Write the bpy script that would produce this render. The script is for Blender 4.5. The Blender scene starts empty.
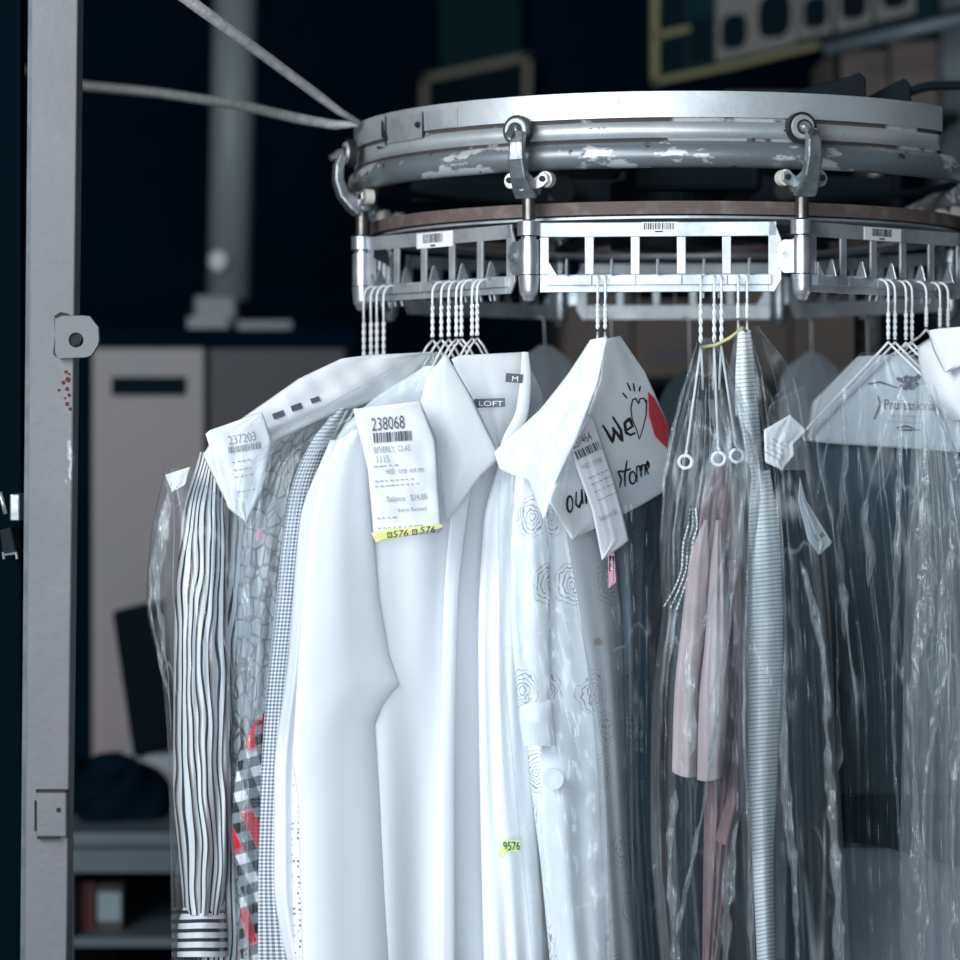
import bpy, math, random
import numpy as np
from mathutils import Matrix, Vector
# ---------------------------------------------------------------- camera, world, light
SC = bpy.context.scene
COL = SC.collection
F = 2640.0      # focal length in pixels of a 960 px frame
EYE = 1.5       # camera height
HOR = 430.0     # horizon row
cam_d = bpy.data.cameras.new('camera'); cam = bpy.data.objects.new('camera', cam_d); COL.objects.link(cam)
cam.location = (0, 0, EYE); cam.rotation_euler = (math.pi/2, 0, 0)
cam_d.sensor_width = 36; cam_d.lens = F*36/960; cam_d.shift_y = -(480-HOR)/960
cam_d.dof.use_dof = True; cam_d.dof.focus_distance = 3.6; cam_d.dof.aperture_fstop = 3.0
cam_d.clip_start = .05
SC.camera = cam
W = bpy.data.worlds.new('world'); SC.world = W; W.use_nodes = True
W.node_tree.nodes['Background'].inputs[0].default_value = (.03, .16, .27, 1)
W.node_tree.nodes['Background'].inputs[1].default_value = .11
def area(name, loc, target, sx, sy, power, col):
    l = bpy.data.lights.new(name, 'AREA'); l.shape = 'RECTANGLE'; l.size = sx; l.size_y = sy; l.energy = power; l.color = col
    o = bpy.data.objects.new(name, l); COL.objects.link(o); o.location = loc
    o.rotation_euler = (Vector(target)-Vector(loc)).to_track_quat('-Z', 'Y').to_euler(); return o
area('street_daylight', (-2.3, .5, 2.9), (.2, 4.0, 1.4), 2.2, 1.9, 180, (.93, .97, 1))
area('street_fill_low', (-.5, -1.3, 1.5), (.2, 4.0, 1.6), 2.6, 1.5, 130, (.84, .94, 1))  # added low fill behind the camera, brightens the fronts
area('interior_fill', (1.2, 4.6, 3.75), (0, 7.5, 1.2), 1.6, 1.0, 12, (.86, .95, 1))  # added fill lamp under the ceiling, lifts the background
SC.view_settings.view_transform = 'Standard'; SC.view_settings.look = 'None'
SC.view_settings.gamma = 1; SC.view_settings.exposure = 0.0; SC.view_settings.use_curve_mapping = False

# ---------------------------------------------------------------- helpers
def P(px, py, Y): return Vector(((px-480)/F*Y, Y, EYE+(HOR-py)/F*Y))
def setp(o, label=None, cat=None, group=None, kind=None):
    if label: o['label'] = label
    if cat: o['category'] = cat
    if group: o['group'] = group
    if kind: o['kind'] = kind
    return o
def thing(name, label, cat, loc=(0, 0, 0), rz=0, group=None):
    o = bpy.data.objects.new(name, None); COL.objects.link(o); o.location = loc; o.rotation_euler = (0, 0, rz); o.empty_display_size = .05
    return setp(o, label, cat, group)
def root_of(o):
    while o.parent: o = o.parent
    return o
def mobj(name, vs, fs, mat, parent=None, uv=None, smooth=True, local=False, solid=0):
    me = bpy.data.meshes.new(name)
    vs = [Vector(v) for v in vs]
    off = None
    if parent is not None and not local:
        r = root_of(parent); M = (Matrix.Translation(r.location) @ Matrix.Rotation(r.rotation_euler.z, 4, 'Z')).inverted()
        vs = [M @ v for v in vs]
    elif parent is None:
        xs = [v.x for v in vs]; ys = [v.y for v in vs]; zs = [v.z for v in vs]
        off = Vector(((min(xs)+max(xs))/2, (min(ys)+max(ys))/2, min(zs))); vs = [v-off for v in vs]
    me.from_pydata([tuple(v) for v in vs], [], fs); me.update()
    if uv is not None:
        l = me.uv_layers.new(name='UVMap')
        for lp in me.loops: l.data[lp.index].uv = uv[lp.vertex_index]
    me.materials.append(mat)
    if smooth: me.polygons.foreach_set('use_smooth', [True]*len(me.polygons))
    o = bpy.data.objects.new(name, me); COL.objects.link(o)
    if off is not None: o.location = off
    if parent is not None: o.parent = parent
    if solid:
        m = o.modifiers.new('thickness', 'SOLIDIFY'); m.thickness = solid; m.offset = 0
    return o
class MB:
    def __init__(s): s.v = []; s.f = []
    def add(s, vs, fs):
        n = len(s.v); s.v += [Vector(v) for v in vs]; s.f += [tuple(i+n for i in f) for f in fs]; return s
    def box(s, x0, x1, y0, y1, z0, z1, M=None):
        vs = [Vector((x, y, z)) for z in (z0, z1) for y in (y0, y1) for x in (x0, x1)]
        if M is not None: vs = [M @ v for v in vs]
        return s.add(vs, [(0, 2, 3, 1), (4, 5, 7, 6), (0, 1, 5, 4), (2, 6, 7, 3), (0, 4, 6, 2), (1, 3, 7, 5)])
    def tube(s, pts, r, n=10, cap=True):
        pts = [Vector(p) for p in pts]; k = len(pts); rr = r if isinstance(r, (list, tuple)) else [r]*k
        t0 = (pts[1]-pts[0]).normalized(); a = t0.orthogonal().normalized(); vs = []
        for i, p in enumerate(pts):
            t = (pts[min(i+1, k-1)]-pts[max(i-1, 0)])
            t = t.normalized() if t.length > 1e-9 else t0
            a = (a - t*a.dot(t)).normalized(); b = t.cross(a)
            vs += [p+(a*math.cos(2*math.pi*j/n)+b*math.sin(2*math.pi*j/n))*rr[i] for j in range(n)]
        fs = [(i*n+j, i*n+(j+1) % n, (i+1)*n+(j+1) % n, (i+1)*n+j) for i in range(k-1) for j in range(n)]
        if cap: fs += [tuple(range(n))[::-1], tuple((k-1)*n+j for j in range(n))]
        return s.add(vs, fs)
    def cyl(s, p0, p1, r0, r1=None, n=20): return s.tube([p0, p1], [r0, r0 if r1 is None else r1], n)
    def prism(s, pts, d):            # pts: 3d polygon, extruded by vector d
        n = len(pts); pts = [Vector(p) for p in pts]; d = Vector(d)
        return s.add(pts+[p+d for p in pts], [tuple(range(n))[::-1], tuple(range(n, 2*n))]+[(i, (i+1) % n, n+(i+1) % n, n+i) for i in range(n)])
    def ring(s, c, prof, a0, a1, n=96):   # prof: (r, z) closed profile; angle measured from the camera side, + to the right
        full = abs(a1-a0) > 359.9; m = len(prof); k = n if full else n+1; vs = []
        for i in range(k):
            a = math.radians(a0+(a1-a0)*i/n)
            vs += [(c[0]+r*math.sin(a), c[1]-r*math.cos(a), c[2]+z) for r, z in prof]
        fs = []
        for i in range(n):
            i2 = (i+1) % k
            fs += [(i*m+j, i2*m+j, i2*m+(j+1) % m, i*m+(j+1) % m) for j in range(m)]
        if not full: fs += [tuple(range(m)), tuple((k-1)*m+j for j in range(m))[::-1]]
        return s.add(vs, fs)
    def build(s, name, mat, parent=None, smooth=False, local=False, bevel=0):
        o = mobj(name, s.v, s.f, mat, parent, smooth=smooth, local=local)
        if bevel:
            m = o.modifiers.new('bevel', 'BEVEL'); m.width = bevel; m.segments = 2; m.limit_method = 'ANGLE'
        return o
def autosmooth(o, ang=40):
    me = o.data
    me.polygons.foreach_set('use_smooth', [True]*len(me.polygons)); me.set_sharp_from_angle(angle=math.radians(ang)); return o
def copy_tree(o, parent=None):
    c = o.copy(); COL.objects.link(c); c.parent = parent
    for ch in list(o.children): copy_tree(ch, c)
    return c

# ---------------------------------------------------------------- materials
class N:
    def __init__(s, name):
        s.m = bpy.data.materials.new(name); s.m.use_nodes = True; s.t = s.m.node_tree; s.b = s.t.nodes['Principled BSDF']; s.out = s.t.nodes['Material Output']
    def n(s, ty, **kw):
        x = s.t.nodes.new(ty)
        for k, v in kw.items():
            if k.startswith('i_'):
                k = k[2:]; k = int(k) if k.isdigit() else k
                x.inputs[k].default_value = v
            else: setattr(x, k, v)
        return x
    def l(s, a, b): s.t.links.new(a, b)
    def math(s, op, a, b=None, c=None):
        x = s.n('ShaderNodeMath', operation=op)
        for i, q in enumerate((a, b, c)):
            if q is None: continue
            if hasattr(q, 'is_output'): s.l(q, x.inputs[i])
            else: x.inputs[i].default_value = q
        return x.outputs[0]
    def mix(s, f, a, b):
        x = s.n('ShaderNodeMix', data_type='RGBA')
        for q, i in ((f, 0), (a, 6), (b, 7)):
            if hasattr(q, 'is_output'): s.l(q, x.inputs[i])
            else: x.inputs[i].default_value = q if i == 0 else (*q, 1)
        return x.outputs[2]
    def uv(s):
        t = s.n('ShaderNodeTexCoord'); x = s.n('ShaderNodeSeparateXYZ'); s.l(t.outputs['UV'], x.inputs[0]); return x.outputs[0], x.outputs[1], t.outputs['UV']
    def noise(s, scale, detail=4, vec=None, stretch=None, rough=.6):
        t = s.n('ShaderNodeTexCoord'); x = s.n('ShaderNodeTexNoise'); x.inputs['Scale'].default_value = scale; x.inputs['Detail'].default_value = detail; x.inputs['Roughness'].default_value = rough
        v = vec if vec is not None else t.outputs['Object']
        if stretch:
            mp = s.n('ShaderNodeMapping'); mp.inputs['Scale'].default_value = stretch; s.l(v, mp.inputs[0]); v = mp.outputs[0]
        s.l(v, x.inputs['Vector']); return x.outputs[0]
    def bump(s, h, strength, dist=.01):
        x = s.n('ShaderNodeBump'); x.inputs['Strength'].default_value = strength; x.inputs['Distance'].default_value = dist; s.l(h, x.inputs['Height']); return x.outputs[0]
    def ramp(s, f, lo, hi): 
        x = s.n('ShaderNodeMapRange'); x.inputs[1].default_value = lo; x.inputs[2].default_value = hi; s.l(f, x.inputs[0]); return x.outputs[0]
    def base(s, c):
        if hasattr(c, 'is_output'): s.l(c, s.b.inputs['Base Color'])
        else: s.b.inputs['Base Color'].default_value = (*c, 1)
    def set(s, rough=.6, metal=0, spec=.5):
        s.b.inputs['Roughness'].default_value = rough; s.b.inputs['Metallic'].default_value = metal; s.b.inputs['Specular IOR Level'].default_value = spec; return s
def plain(name, c, rough=.6, metal=0, c2=None, scale=12, bump=0, bscale=60, lo=.4, hi=.65, stretch=None, spec=.5):
    q = N(name); q.set(rough, metal, spec)
    if c2: q.base(q.mix(q.ramp(q.noise(scale, 6, stretch=stretch), lo, hi), c, c2))
    else: q.base(c)
    if bump: q.l(q.bump(q.noise(bscale, 5, stretch=stretch), bump, .002), q.b.inputs['Normal'])
    return q.m
NAVY = (.003, .017, .028)
M = {}
M['wall'] = plain('shadow_navy_wall', (.0006, .0085, .019), .9, c2=(.0005, .006, .014), scale=2, spec=.03)  # dark navy tint of the shadows put into the wall's base colour
M['floor'] = plain('dark_floor_concrete', (.008, .025, .035), .7, c2=(.012, .03, .04), scale=3, bump=.1, spec=.1)
M['dark'] = plain('dark_blued_steel', (.0015, .007, .012), .6, c2=(.005, .012, .018), scale=9, bump=.1, spec=.15)
M['black'] = plain('black_plastic', (.001, .006, .011), .6, spec=.05)
M['blackcloth'] = plain('black_cloth', (.002, .009, .017), .95, bump=.4, bscale=30, spec=.02)
M['alu'] = plain('scuffed_painted_aluminium', (.62, .65, .68), .46, .6, c2=(.40, .43, .47), scale=14, bump=.25, bscale=90, spec=.4)
def band_mat():
    q = N('worn_silver_band'); q.set(.5, .6)
    c = q.mix(q.ramp(q.noise(8, 7), .4, .7), (.66, .69, .72), (.50, .54, .57))
    c = q.mix(q.ramp(q.noise(26, 8, stretch=(1, 1, 3)), .68, .71), c, (.10, .10, .10))
    q.base(c); q.l(q.bump(q.noise(60, 5), .2, .002), q.b.inputs['Normal']); return q.m
M['band'] = band_mat()
M['groove'] = plain('bare_brown_groove', (.075, .06, .058), .7, c2=(.45, .47, .49), scale=7, lo=.52, hi=.56)
def pipe_mat():
    q = N('peeling_grey_pipe'); q.set(.4, .45)
    c = q.mix(q.ramp(q.noise(9, 6, stretch=(1, 1, 2.5)), .555, .585), (.22, .245, .27), (.70, .73, .76))
    c = q.mix(q.ramp(q.noise(40, 4), .66, .7), c, (.06, .06, .06)); q.base(c)
    q.l(q.bump(q.noise(9, 6, stretch=(1, 1, 2.5)), .25, .003), q.b.inputs['Normal']); return q.m
M['pipe'] = pipe_mat()
M['rust'] = plain('rusty_brown_steel', (.12, .085, .08), .75, c2=(.20, .17, .165), scale=30, bump=.4, lo=.5, hi=.7)
M['castiron'] = plain('greasy_cast_metal', (.20, .23, .25), .38, .7, c2=(.42, .44, .46), scale=25, bump=.5, bscale=70)
M['chrome'] = plain('dull_plated_steel', (.62, .66, .70), .3, .75, c2=(.4, .43, .46), scale=20, bump=.15, bscale=50)
M['shaft'] = plain('greasy_dark_shaft', (.10, .10, .105), .3, .8, c2=(.2, .18, .17), scale=30)
M['rubber'] = plain('black_rubber', (.01, .012, .014), .6)
M['wheelgrey'] = plain('grey_roller', (.42, .44, .46), .4, .3)
M['ivory'] = plain('ivory_plastic', (.66, .64, .55), .4)
M['wire'] = plain('white_coated_wire', (.86, .89, .92), .3)
M['sticker'] = plain('white_sticker', (.90, .92, .94), .5)
M['ink'] = plain('black_ink', (.012, .014, .02), .7)
M['greyink'] = plain('faded_grey_ink', (.36, .38, .42), .8)
M['midink'] = plain('soft_dark_ink', (.10, .11, .14), .8)
M['post'] = None
def post_mat():
    q = N('chipped_grey_gate_paint'); q.set(.55, .05)
    c = q.mix(q.ramp(q.noise(5, 5), .35, .7), (.165, .165, .18), (.125, .13, .145))
    c = q.mix(q.ramp(q.noise(90, 6), .5, .8), c, (.13, .14, .15))
    c = q.mix(q.ramp(q.noise(17, 6, stretch=(1, 1, .35)), .68, .71), c, (.50, .53, .58))
    q.base(c); q.l(q.bump(q.noise(80, 6), .35, .002), q.b.inputs['Normal']); return q.m
M['post'] = post_mat()
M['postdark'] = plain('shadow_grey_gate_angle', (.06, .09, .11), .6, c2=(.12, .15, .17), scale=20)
M['rustspot'] = plain('rust_spots', (.10, .02, .015), .9)
M['chip'] = plain('bare_dark_chip', (.012, .018, .022), .8)
M['cord'] = plain('grey_braided_hose', (.52, .53, .53), .55, .2, c2=(.34, .35, .35), scale=60, bump=.5, bscale=200)
M['cabinet'] = plain('pale_enamel', (.30, .255, .265), .5, c2=(.25, .26, .275), scale=2)
M['cabinet2'] = plain('mid_grey_enamel', (.05, .052, .06), .6)
M['counter'] = plain('grey_counter', (.095, .125, .15), .5, c2=(.08, .11, .135), scale=4)
M['whitecloth'] = plain('white_cotton', (.80, .84, .88), .9)
M['pole'] = plain('grey_green_pole_paint', (.20, .235, .25), .5)
M['teal'] = plain('dark_teal_panel', (.004, .024, .030), .6, spec=.05)
M['olive'] = plain('olive_brown_frame', (.13, .12, .085), .5)
M['yellowframe'] = plain('mustard_frame', (.17, .155, .06), .5)
M['card'] = plain('cream_card', (.17, .165, .16), .7)
M['sil'] = plain('dark_print', (.002, .010, .016), .7, spec=.05)
M['box'] = plain('brown_cardboard', (.14, .115, .105), .8, c2=(.12, .10, .092), scale=4)
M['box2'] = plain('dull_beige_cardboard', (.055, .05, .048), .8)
M['tube'] = plain('pale_blue_tube', (.12, .16, .19), .4)
M['pillar'] = plain('pale_pillar_paint', (.24, .29, .32), .6)
M['red'] = plain('red_paint', (.35, .02, .04), .6)
def film_mat(name, milk=.010, density=1.0, lines=.35, sc=7.0, gl=.15, mk=.05):
    q = N(name); t = q.t; t.nodes.remove(q.b)
    tr = q.n('ShaderNodeBsdfTransparent'); tr.inputs[0].default_value = (.965, .98, .99, 1)
    g = q.n('ShaderNodeBsdfGlossy'); g.inputs['Color'].default_value = (.93, .97, 1, 1); g.inputs['Roughness'].default_value = gl
    d = q.n('ShaderNodeBsdfDiffuse'); d.inputs[0].default_value = (.86, .91, .95, 1)
    h1 = q.noise(sc, 3, stretch=(1, 1, .10), rough=.5); h2 = q.noise(sc*3, 2, stretch=(1, 1, .30), rough=.5)
    bp = q.bump(q.math('ADD', h1, q.math('MULTIPLY', h2, mk)), .8, .05); q.l(bp, g.inputs['Normal'])
    lw = q.n('ShaderNodeLayerWeight'); lw.inputs[0].default_value = .35; q.l(bp, lw.inputs['Normal'])
    fac = q.math('POWER', lw.outputs['Facing'], 1.6)
    def crease(scale, st, w):  # crinkle whitening of the film, with glints put into its colour
        x = q.math('ABSOLUTE', q.math('SUBTRACT', q.noise(scale, 2, stretch=st, rough=.4), .5)); return q.math('SUBTRACT', 1, q.ramp(x, 0, w))
    msk = q.ramp(q.noise(5, 2), .48, .62)
    cr = q.math('MAXIMUM', q.math('MULTIPLY', crease(6, (1, 1, .09), .010), msk), q.math('MULTIPLY', crease(11, (1, 1, .5), .010), q.math('MULTIPLY', msk, .6)))
    f1 = q.math('MINIMUM', q.math('ADD', q.math('MULTIPLY', fac, .30*density), .022*density), .9)
    f2 = q.math('MINIMUM', q.math('ADD', q.math('ADD', q.math('MULTIPLY', fac, milk*4), milk), q.math('MULTIPLY', cr, lines)), .9)
    m1 = q.n('ShaderNodeMixShader'); q.l(f2, m1.inputs[0]); q.l(tr.outputs[0], m1.inputs[1]); q.l(d.outputs[0], m1.inputs[2])
    m2 = q.n('ShaderNodeMixShader'); q.l(f1, m2.inputs[0]); q.l(m1.outputs[0], m2.inputs[1]); q.l(g.outputs[0], m2.inputs[2])
    q.l(m2.outputs[0], q.out.inputs[0]); return q.m
M['film'] = film_mat('clear_garment_film')
M['filmthin'] = film_mat('thin_clear_film', .004, .5, .2)
M['filmfold'] = film_mat('fold_highlight_film', .045, 1.5, .55, 22, .10, .6)  # milkier film, fold highlights put into the strand colour
M['filmmilk'] = film_mat('milky_garment_film', .05, .9, .4)
def fabric(name, c, c2=None, weave=900, bump=.15, rough=.9, sss=0):
    q = N(name); q.set(rough, 0, .15); u, v, uv = q.uv()
    q.b.inputs['Sheen Weight'].default_value = .15
    if c2: q.base(q.mix(q.ramp(q.noise(7, 3), .4, .65), c, c2))
    else: q.base(c)
    q.l(q.bump(q.noise(400, 2), bump, .0008), q.b.inputs['Normal']); return q.m
M['white'] = fabric('white_blouse_cotton', (.83, .865, .91))
M['white2'] = fabric('cool_white_cotton', (.80, .83, .88))
M['paper'] = plain('white_cape_paper', (.85, .87, .90), .75, bump=.15, bscale=25)
M['papergrey'] = plain('grey_white_cape_paper', (.48, .52, .56), .75, bump=.1, bscale=25)
M['ticket'] = plain('thin_ticket_paper', (.80, .83, .885), .75, bump=.2, bscale=40)
M['ticketpink'] = plain('ticket_paper_with_pink_tint', (.76, .77, .82), .7, c2=(.80, .50, .56), scale=14, lo=.55, hi=.75)
M['neon'] = plain('yellow_marking_tape', (.80, .84, .30), .6, c2=(.86, .80, .55), scale=40)
M['pinktag'] = plain('pink_tag', (.75, .36, .47), .6)
M['grey'] = fabric('grey_cotton', (.27, .29, .32), (.22, .24, .27))
M['darkgrey'] = fabric('charcoal_wool', (.075, .10, .12), (.055, .08, .10))
M['slate'] = fabric('slate_trouser_wool', (.040, .070, .092), (.028, .055, .075))
M['navy'] = fabric('navy_wool', (.0025, .013, .022), (.004, .018, .03))
M['pink'] = fabric('dusty_pink_cotton', (.52, .42, .43), (.40, .31, .32))
M['mauve'] = fabric('mauve_striped_cotton', (.17, .10, .11), (.26, .17, .18))
M['offgrey'] = fabric('pale_grey_cotton', (.33, .36, .40), (.28, .31, .35))
M['redcloth'] = fabric('red_cotton', (.50, .03, .055))
def wave(q, x, period, duty, soft=.08):
    w = q.math('PINGPONG', q.math('DIVIDE', x, period), .5)          # 0..0.5
    return q.ramp(w, (1-duty)/2-soft/2, (1-duty)/2+soft/2)
def stripes(name, c1, c2, period, duty, horiz=False, wob=0, c3=None, tilt=0, ns=9):
    q = N(name); q.set(.85, 0, .2); u, v, uv = q.uv(); x = v if horiz else u
    if tilt: x = q.math('ADD', x, q.math('MULTIPLY', u if horiz else v, tilt))
    if wob: x = q.math('ADD', x, q.math('MULTIPLY', q.math('SUBTRACT', q.noise(ns, 2, uv, stretch=(1, .45, 1)), .5), wob))
    f = wave(q, x, period, duty); c = q.mix(f, c1, c2)
    if c3:
        g = wave(q, q.math('ADD', x, period*.33), period*2, .10); c = q.mix(g, c, c3)
    q.base(c); return q.m
M['stripe'] = stripes('black_and_white_striped_cotton', (.74, .77, .80), (.03, .035, .045),   .0115, .34, wob=.05, c3=(.30, .24, .22))
M['stripecuff'] = stripes('cuff_striped_cotton', (.74, .77, .80), (.03, .035, .045), .0135, .40, horiz=True, wob=.006)
M['rib'] = stripes('fine_grey_white_rib', (.93, .95, .97), (.42, .47, .52), .0058, .26, horiz=True, wob=.004, tilt=-.12)
def gingham(name, p, a, b, c):
    q = N(name); q.set(.85, 0, .2); u, v, uv = q.uv(); f = wave(q, u, p, .5); g = wave(q, v, p, .5)
    s = q.math('ADD', f, g); q.base(q.mix(q.ramp(s, 1.2, 1.8), q.mix(q.ramp(s, .2, .8), a, b), c)); return q.m
M['gingham'] = gingham('tiny_navy_gingham', .0054, (.82, .85, .89), (.46, .50, .56), (.13, .16, .20))
def plaid():
    q = N('red_black_white_plaid'); q.set(.85, 0, .2); u, v, uv = q.uv()
    x = q.math('ADD', u, q.math('MULTIPLY', v, .35)); y = q.math('SUBTRACT', v, q.math('MULTIPLY', u, .35))
    f = wave(q, x, .030, .5); g = wave(q, y, .030, .5); s = q.math('ADD', f, g)
    c = q.mix(q.ramp(s, 1.2, 1.8), q.mix(q.ramp(s, .2, .8), (.80, .82, .84), (.22, .25, .28)), (.025, .03, .035))
    r = q.math('MULTIPLY', wave(q, y, .14, .40), q.math('SUBTRACT', 1, wave(q, x, .030, .5)))
    q.base(q.mix(r, c, (.62, .012, .035))); return q.m
M['plaid'] = plaid()
def leafy():
    q = N('grey_leaf_print'); q.set(.85, 0, .2); u, v, uv = q.uv()
    x = q.n('ShaderNodeTexVoronoi', feature='DISTANCE_TO_EDGE'); x.inputs['Scale'].default_value = 60; mp = q.n('ShaderNodeMapping'); mp.inputs['Rotation'].default_value = (0, 0, .7); mp.inputs['Scale'].default_value = (1.6, .7, 1)
    q.l(uv, mp.inputs[0]); q.l(mp.outputs[0], x.inputs[0]); q.base(q.mix(q.ramp(x.outputs[0], .04, .10), (.12, .14, .16), (.40, .43, .46))); return q.m
M['leafy'] = leafy()
def dots():
    q = N('white_with_grey_dots'); q.set(.85, 0, .2); u, v, uv = q.uv()
    x = q.n('ShaderNodeTexVoronoi'); x.inputs['Scale'].default_value = 130; x.inputs['Randomness'].default_value = .35; q.l(uv, x.inputs[0])
    q.base(q.mix(q.ramp(x.outputs['Distance'], .2, .3), (.22, .24, .28), (.82, .85, .89))); return q.m
M['dots'] = dots()
def roses(name, base, line, amt):
    q = N(name); q.set(.8, 0, .3); u, v, uv = q.uv()
    x = q.n('ShaderNodeTexVoronoi'); x.inputs['Scale'].default_value = 13; x.inputs['Randomness'].default_value = 1
    nz = q.n('ShaderNodeTexNoise'); nz.inputs['Scale'].default_value = 45; q.l(uv, nz.inputs['Vector'])
    q.l(uv, x.inputs[0]); d = q.math('ADD', x.outputs['Distance'], q.math('MULTIPLY', nz.outputs[0], .30))
    w = q.math('PINGPONG', q.math('MULTIPLY', d, 13), .5); line_f = q.math('SUBTRACT', 1, q.ramp(w, .06, .2))
    msk = q.math('SUBTRACT', 1, q.ramp(d, .50, .60))
    q.base(q.mix(q.math('MULTIPLY', q.math('MULTIPLY', line_f, msk), amt), base, line)); return q.m
M['roses'] = roses('white_rose_embroidery', (.84, .87, .91), (.14, .16, .20), .8)
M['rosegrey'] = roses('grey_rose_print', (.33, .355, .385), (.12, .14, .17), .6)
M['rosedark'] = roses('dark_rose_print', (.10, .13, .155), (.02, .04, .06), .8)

# ---------------------------------------------------------------- cloth builder
def pchip(pts):
    y = np.array([p[0] for p in pts], float); x = np.array([p[1] for p in pts], float)
    h = np.diff(y); d = np.diff(x)/h; n = len(y); m = np.zeros(n)
    if n == 2: return lambda t: float(np.interp(t, y, x))
    m[0], m[-1] = d[0], d[-1]
    for i in range(1, n-1): m[i] = 0 if d[i-1]*d[i] <= 0 else 2*d[i-1]*d[i]/(d[i-1]+d[i])
    def f(t):
        t = min(max(t, y[0]), y[-1]); i = min(int(np.searchsorted(y, t, 'right'))-1, n-2); i = max(i, 0)
        s = (t-y[i])/h[i]
        return float((1+2*s)*(1-s)**2*x[i]+s*(1-s)**2*h[i]*m[i]+s*s*(3-2*s)*x[i+1]+s*s*(s-1)*h[i]*m[i+1])
    return f
def lin(pts):
    y = [p[0] for p in pts]; x = [p[1] for p in pts]; return lambda t: float(np.interp(t, y, x))
def cloth(name, mat, L, R, dep, th=.05, parent=None, fold=.006, nf=6, seed=0, nU=44, nV=70, sharp=1.0, closed=True, grow=1.0, solid=.0008, wr=0, straight=False, back=True, uvw=None, hem=0, slant=0, label=None, cat=None, group=None):
    """hanging cloth: L, R = edge outline (x, y) top to bottom in photo pixels, dep = (x0, Y0, x1, Y1[, per-row drift]) places it in depth."""
    rnd = random.Random(seed*7+1); fn = lin if straight else pchip
    fl = fn([(p[1], p[0]) for p in L]); fr = fn([(p[1], p[0]) for p in R])
    ya, yb = min(L[0][1], R[0][1]), max(L[-1][1], R[-1][1])
    comps = [(nf*rnd.uniform(.5, 1.6), rnd.uniform(0, 6.28), rnd.uniform(-1.6, 1.6), rnd.uniform(.5, 1)) for _ in range(4)]
    def F_(u, v):
        s = 0; n = 0
        for f_, ph, dr, a in comps:
            w = math.sin(2*math.pi*f_*u/1.0*.5*(1+.12*math.sin(3*v+ph))+ph+dr*v*2.2)
            if sharp != 1: w = 1-2*abs(math.sin((2*math.pi*f_*u*.5+ph+dr*v*2.2)/2))**sharp
            s += w*a; n += a
        return s/n
    def Yc(px): return dep[1]+(px-dep[0])*(dep[3]-dep[1])/(dep[2]-dep[0])
    drift = dep[4] if len(dep) > 4 else 0
    def front(u, py, px):
        v = (py-ya)/(yb-ya); e = max(0, math.sin(math.pi*min(max(u, 0), 1)))
        k = (.15+.85*min(1, v*2.2))**grow
        y = Yc(px)+drift*v-th*.5*math.sqrt(e)*(.35+.65*min(1, v*3))-fold*F_(u, v)*k*(.25+.75*e**.4)
        if wr: y -= wr*(math.sin(px*.11+py*.05+seed)*math.sin(py*.083+seed*2)+.6*math.sin(px*.21-py*.13+seed))*.5
        return y
    vs = []; uv = []; W_ = uvw or np.mean([abs(fr(t)-fl(t)) for t in np.linspace(ya, yb, 9)])/700
    for i in range(nV+1):
        py = ya+(yb-ya)*i/nV; a, b = fl(py), fr(py); v = (py-ya)/(yb-ya)
        for j in range(nU+1):
            u = j/nU; px = a+(b-a)*u; k = v**8*(hem*4*u*(1-u)+slant*(u-.5))
            vs.append(P(px, py+k, front(u, py, px))); uv.append((u*W_, -py/700))
        if closed:
            for j in range(1, nU):
                u = 1-j/nU; px = a+(b-a)*u; e = math.sin(math.pi*u); k = v**8*(-hem*2*u*(1-u)+slant*(u-.5))
                vs.append(P(px, py+k, Yc(px)+drift*v+th*.5*math.sqrt(e)*(.35+.65*min(1, v*3))+.0005)); uv.append(((2-u)*W_, -py/700))
    m = 2*nU if closed else nU+1; fs = []
    for i in range(nV):
        for j in range(m if closed else m-1):
            j2 = (j+1) % m; fs.append((i*m+j, (i+1)*m+j, (i+1)*m+j2, i*m+j2))
    o = mobj(name, vs, fs, mat, parent, uv, True, solid=0 if closed else solid)
    if label: setp(o, label, cat, group)
    def yf(px, py):
        a, b = fl(py), fr(py); return front((px-a)/(b-a) if b > a else .5, py, px)
    return o, yf
def polysheet(name, mat, pts, dep, parent=None, **kw):
    """convex sheet given by its outline in photo pixels"""
    n = len(pts); it = min(range(n), key=lambda i: pts[i][1]); ib = max(range(n), key=lambda i: pts[i][1])
    def chain(step):
        c = [pts[it]]; i = it
        while i != ib: i = (i+step) % n; c.append(pts[i])
        return c
    A, B = chain(1), chain(-1)
    def clean(c):
        o = [c[0]]
        for p in c[1:]:
            o.append((p[0], max(p[1], o[-1][1]+.3)))
        return o
    A, B = clean(A), clean(B); mid = (A[0][1]+A[-1][1])/2
    fa, fb = lin([(p[1], p[0]) for p in A])(mid), lin([(p[1], p[0]) for p in B])(mid)
    if fa > fb: A, B = B, A
    kw.setdefault('closed', False); kw.setdefault('th', .01); kw.setdefault('fold', .001); kw.setdefault('nU', 20); kw.setdefault('nV', 30)
    return cloth(name, mat, A, B, dep, parent=parent, straight=True, **kw)
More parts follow.
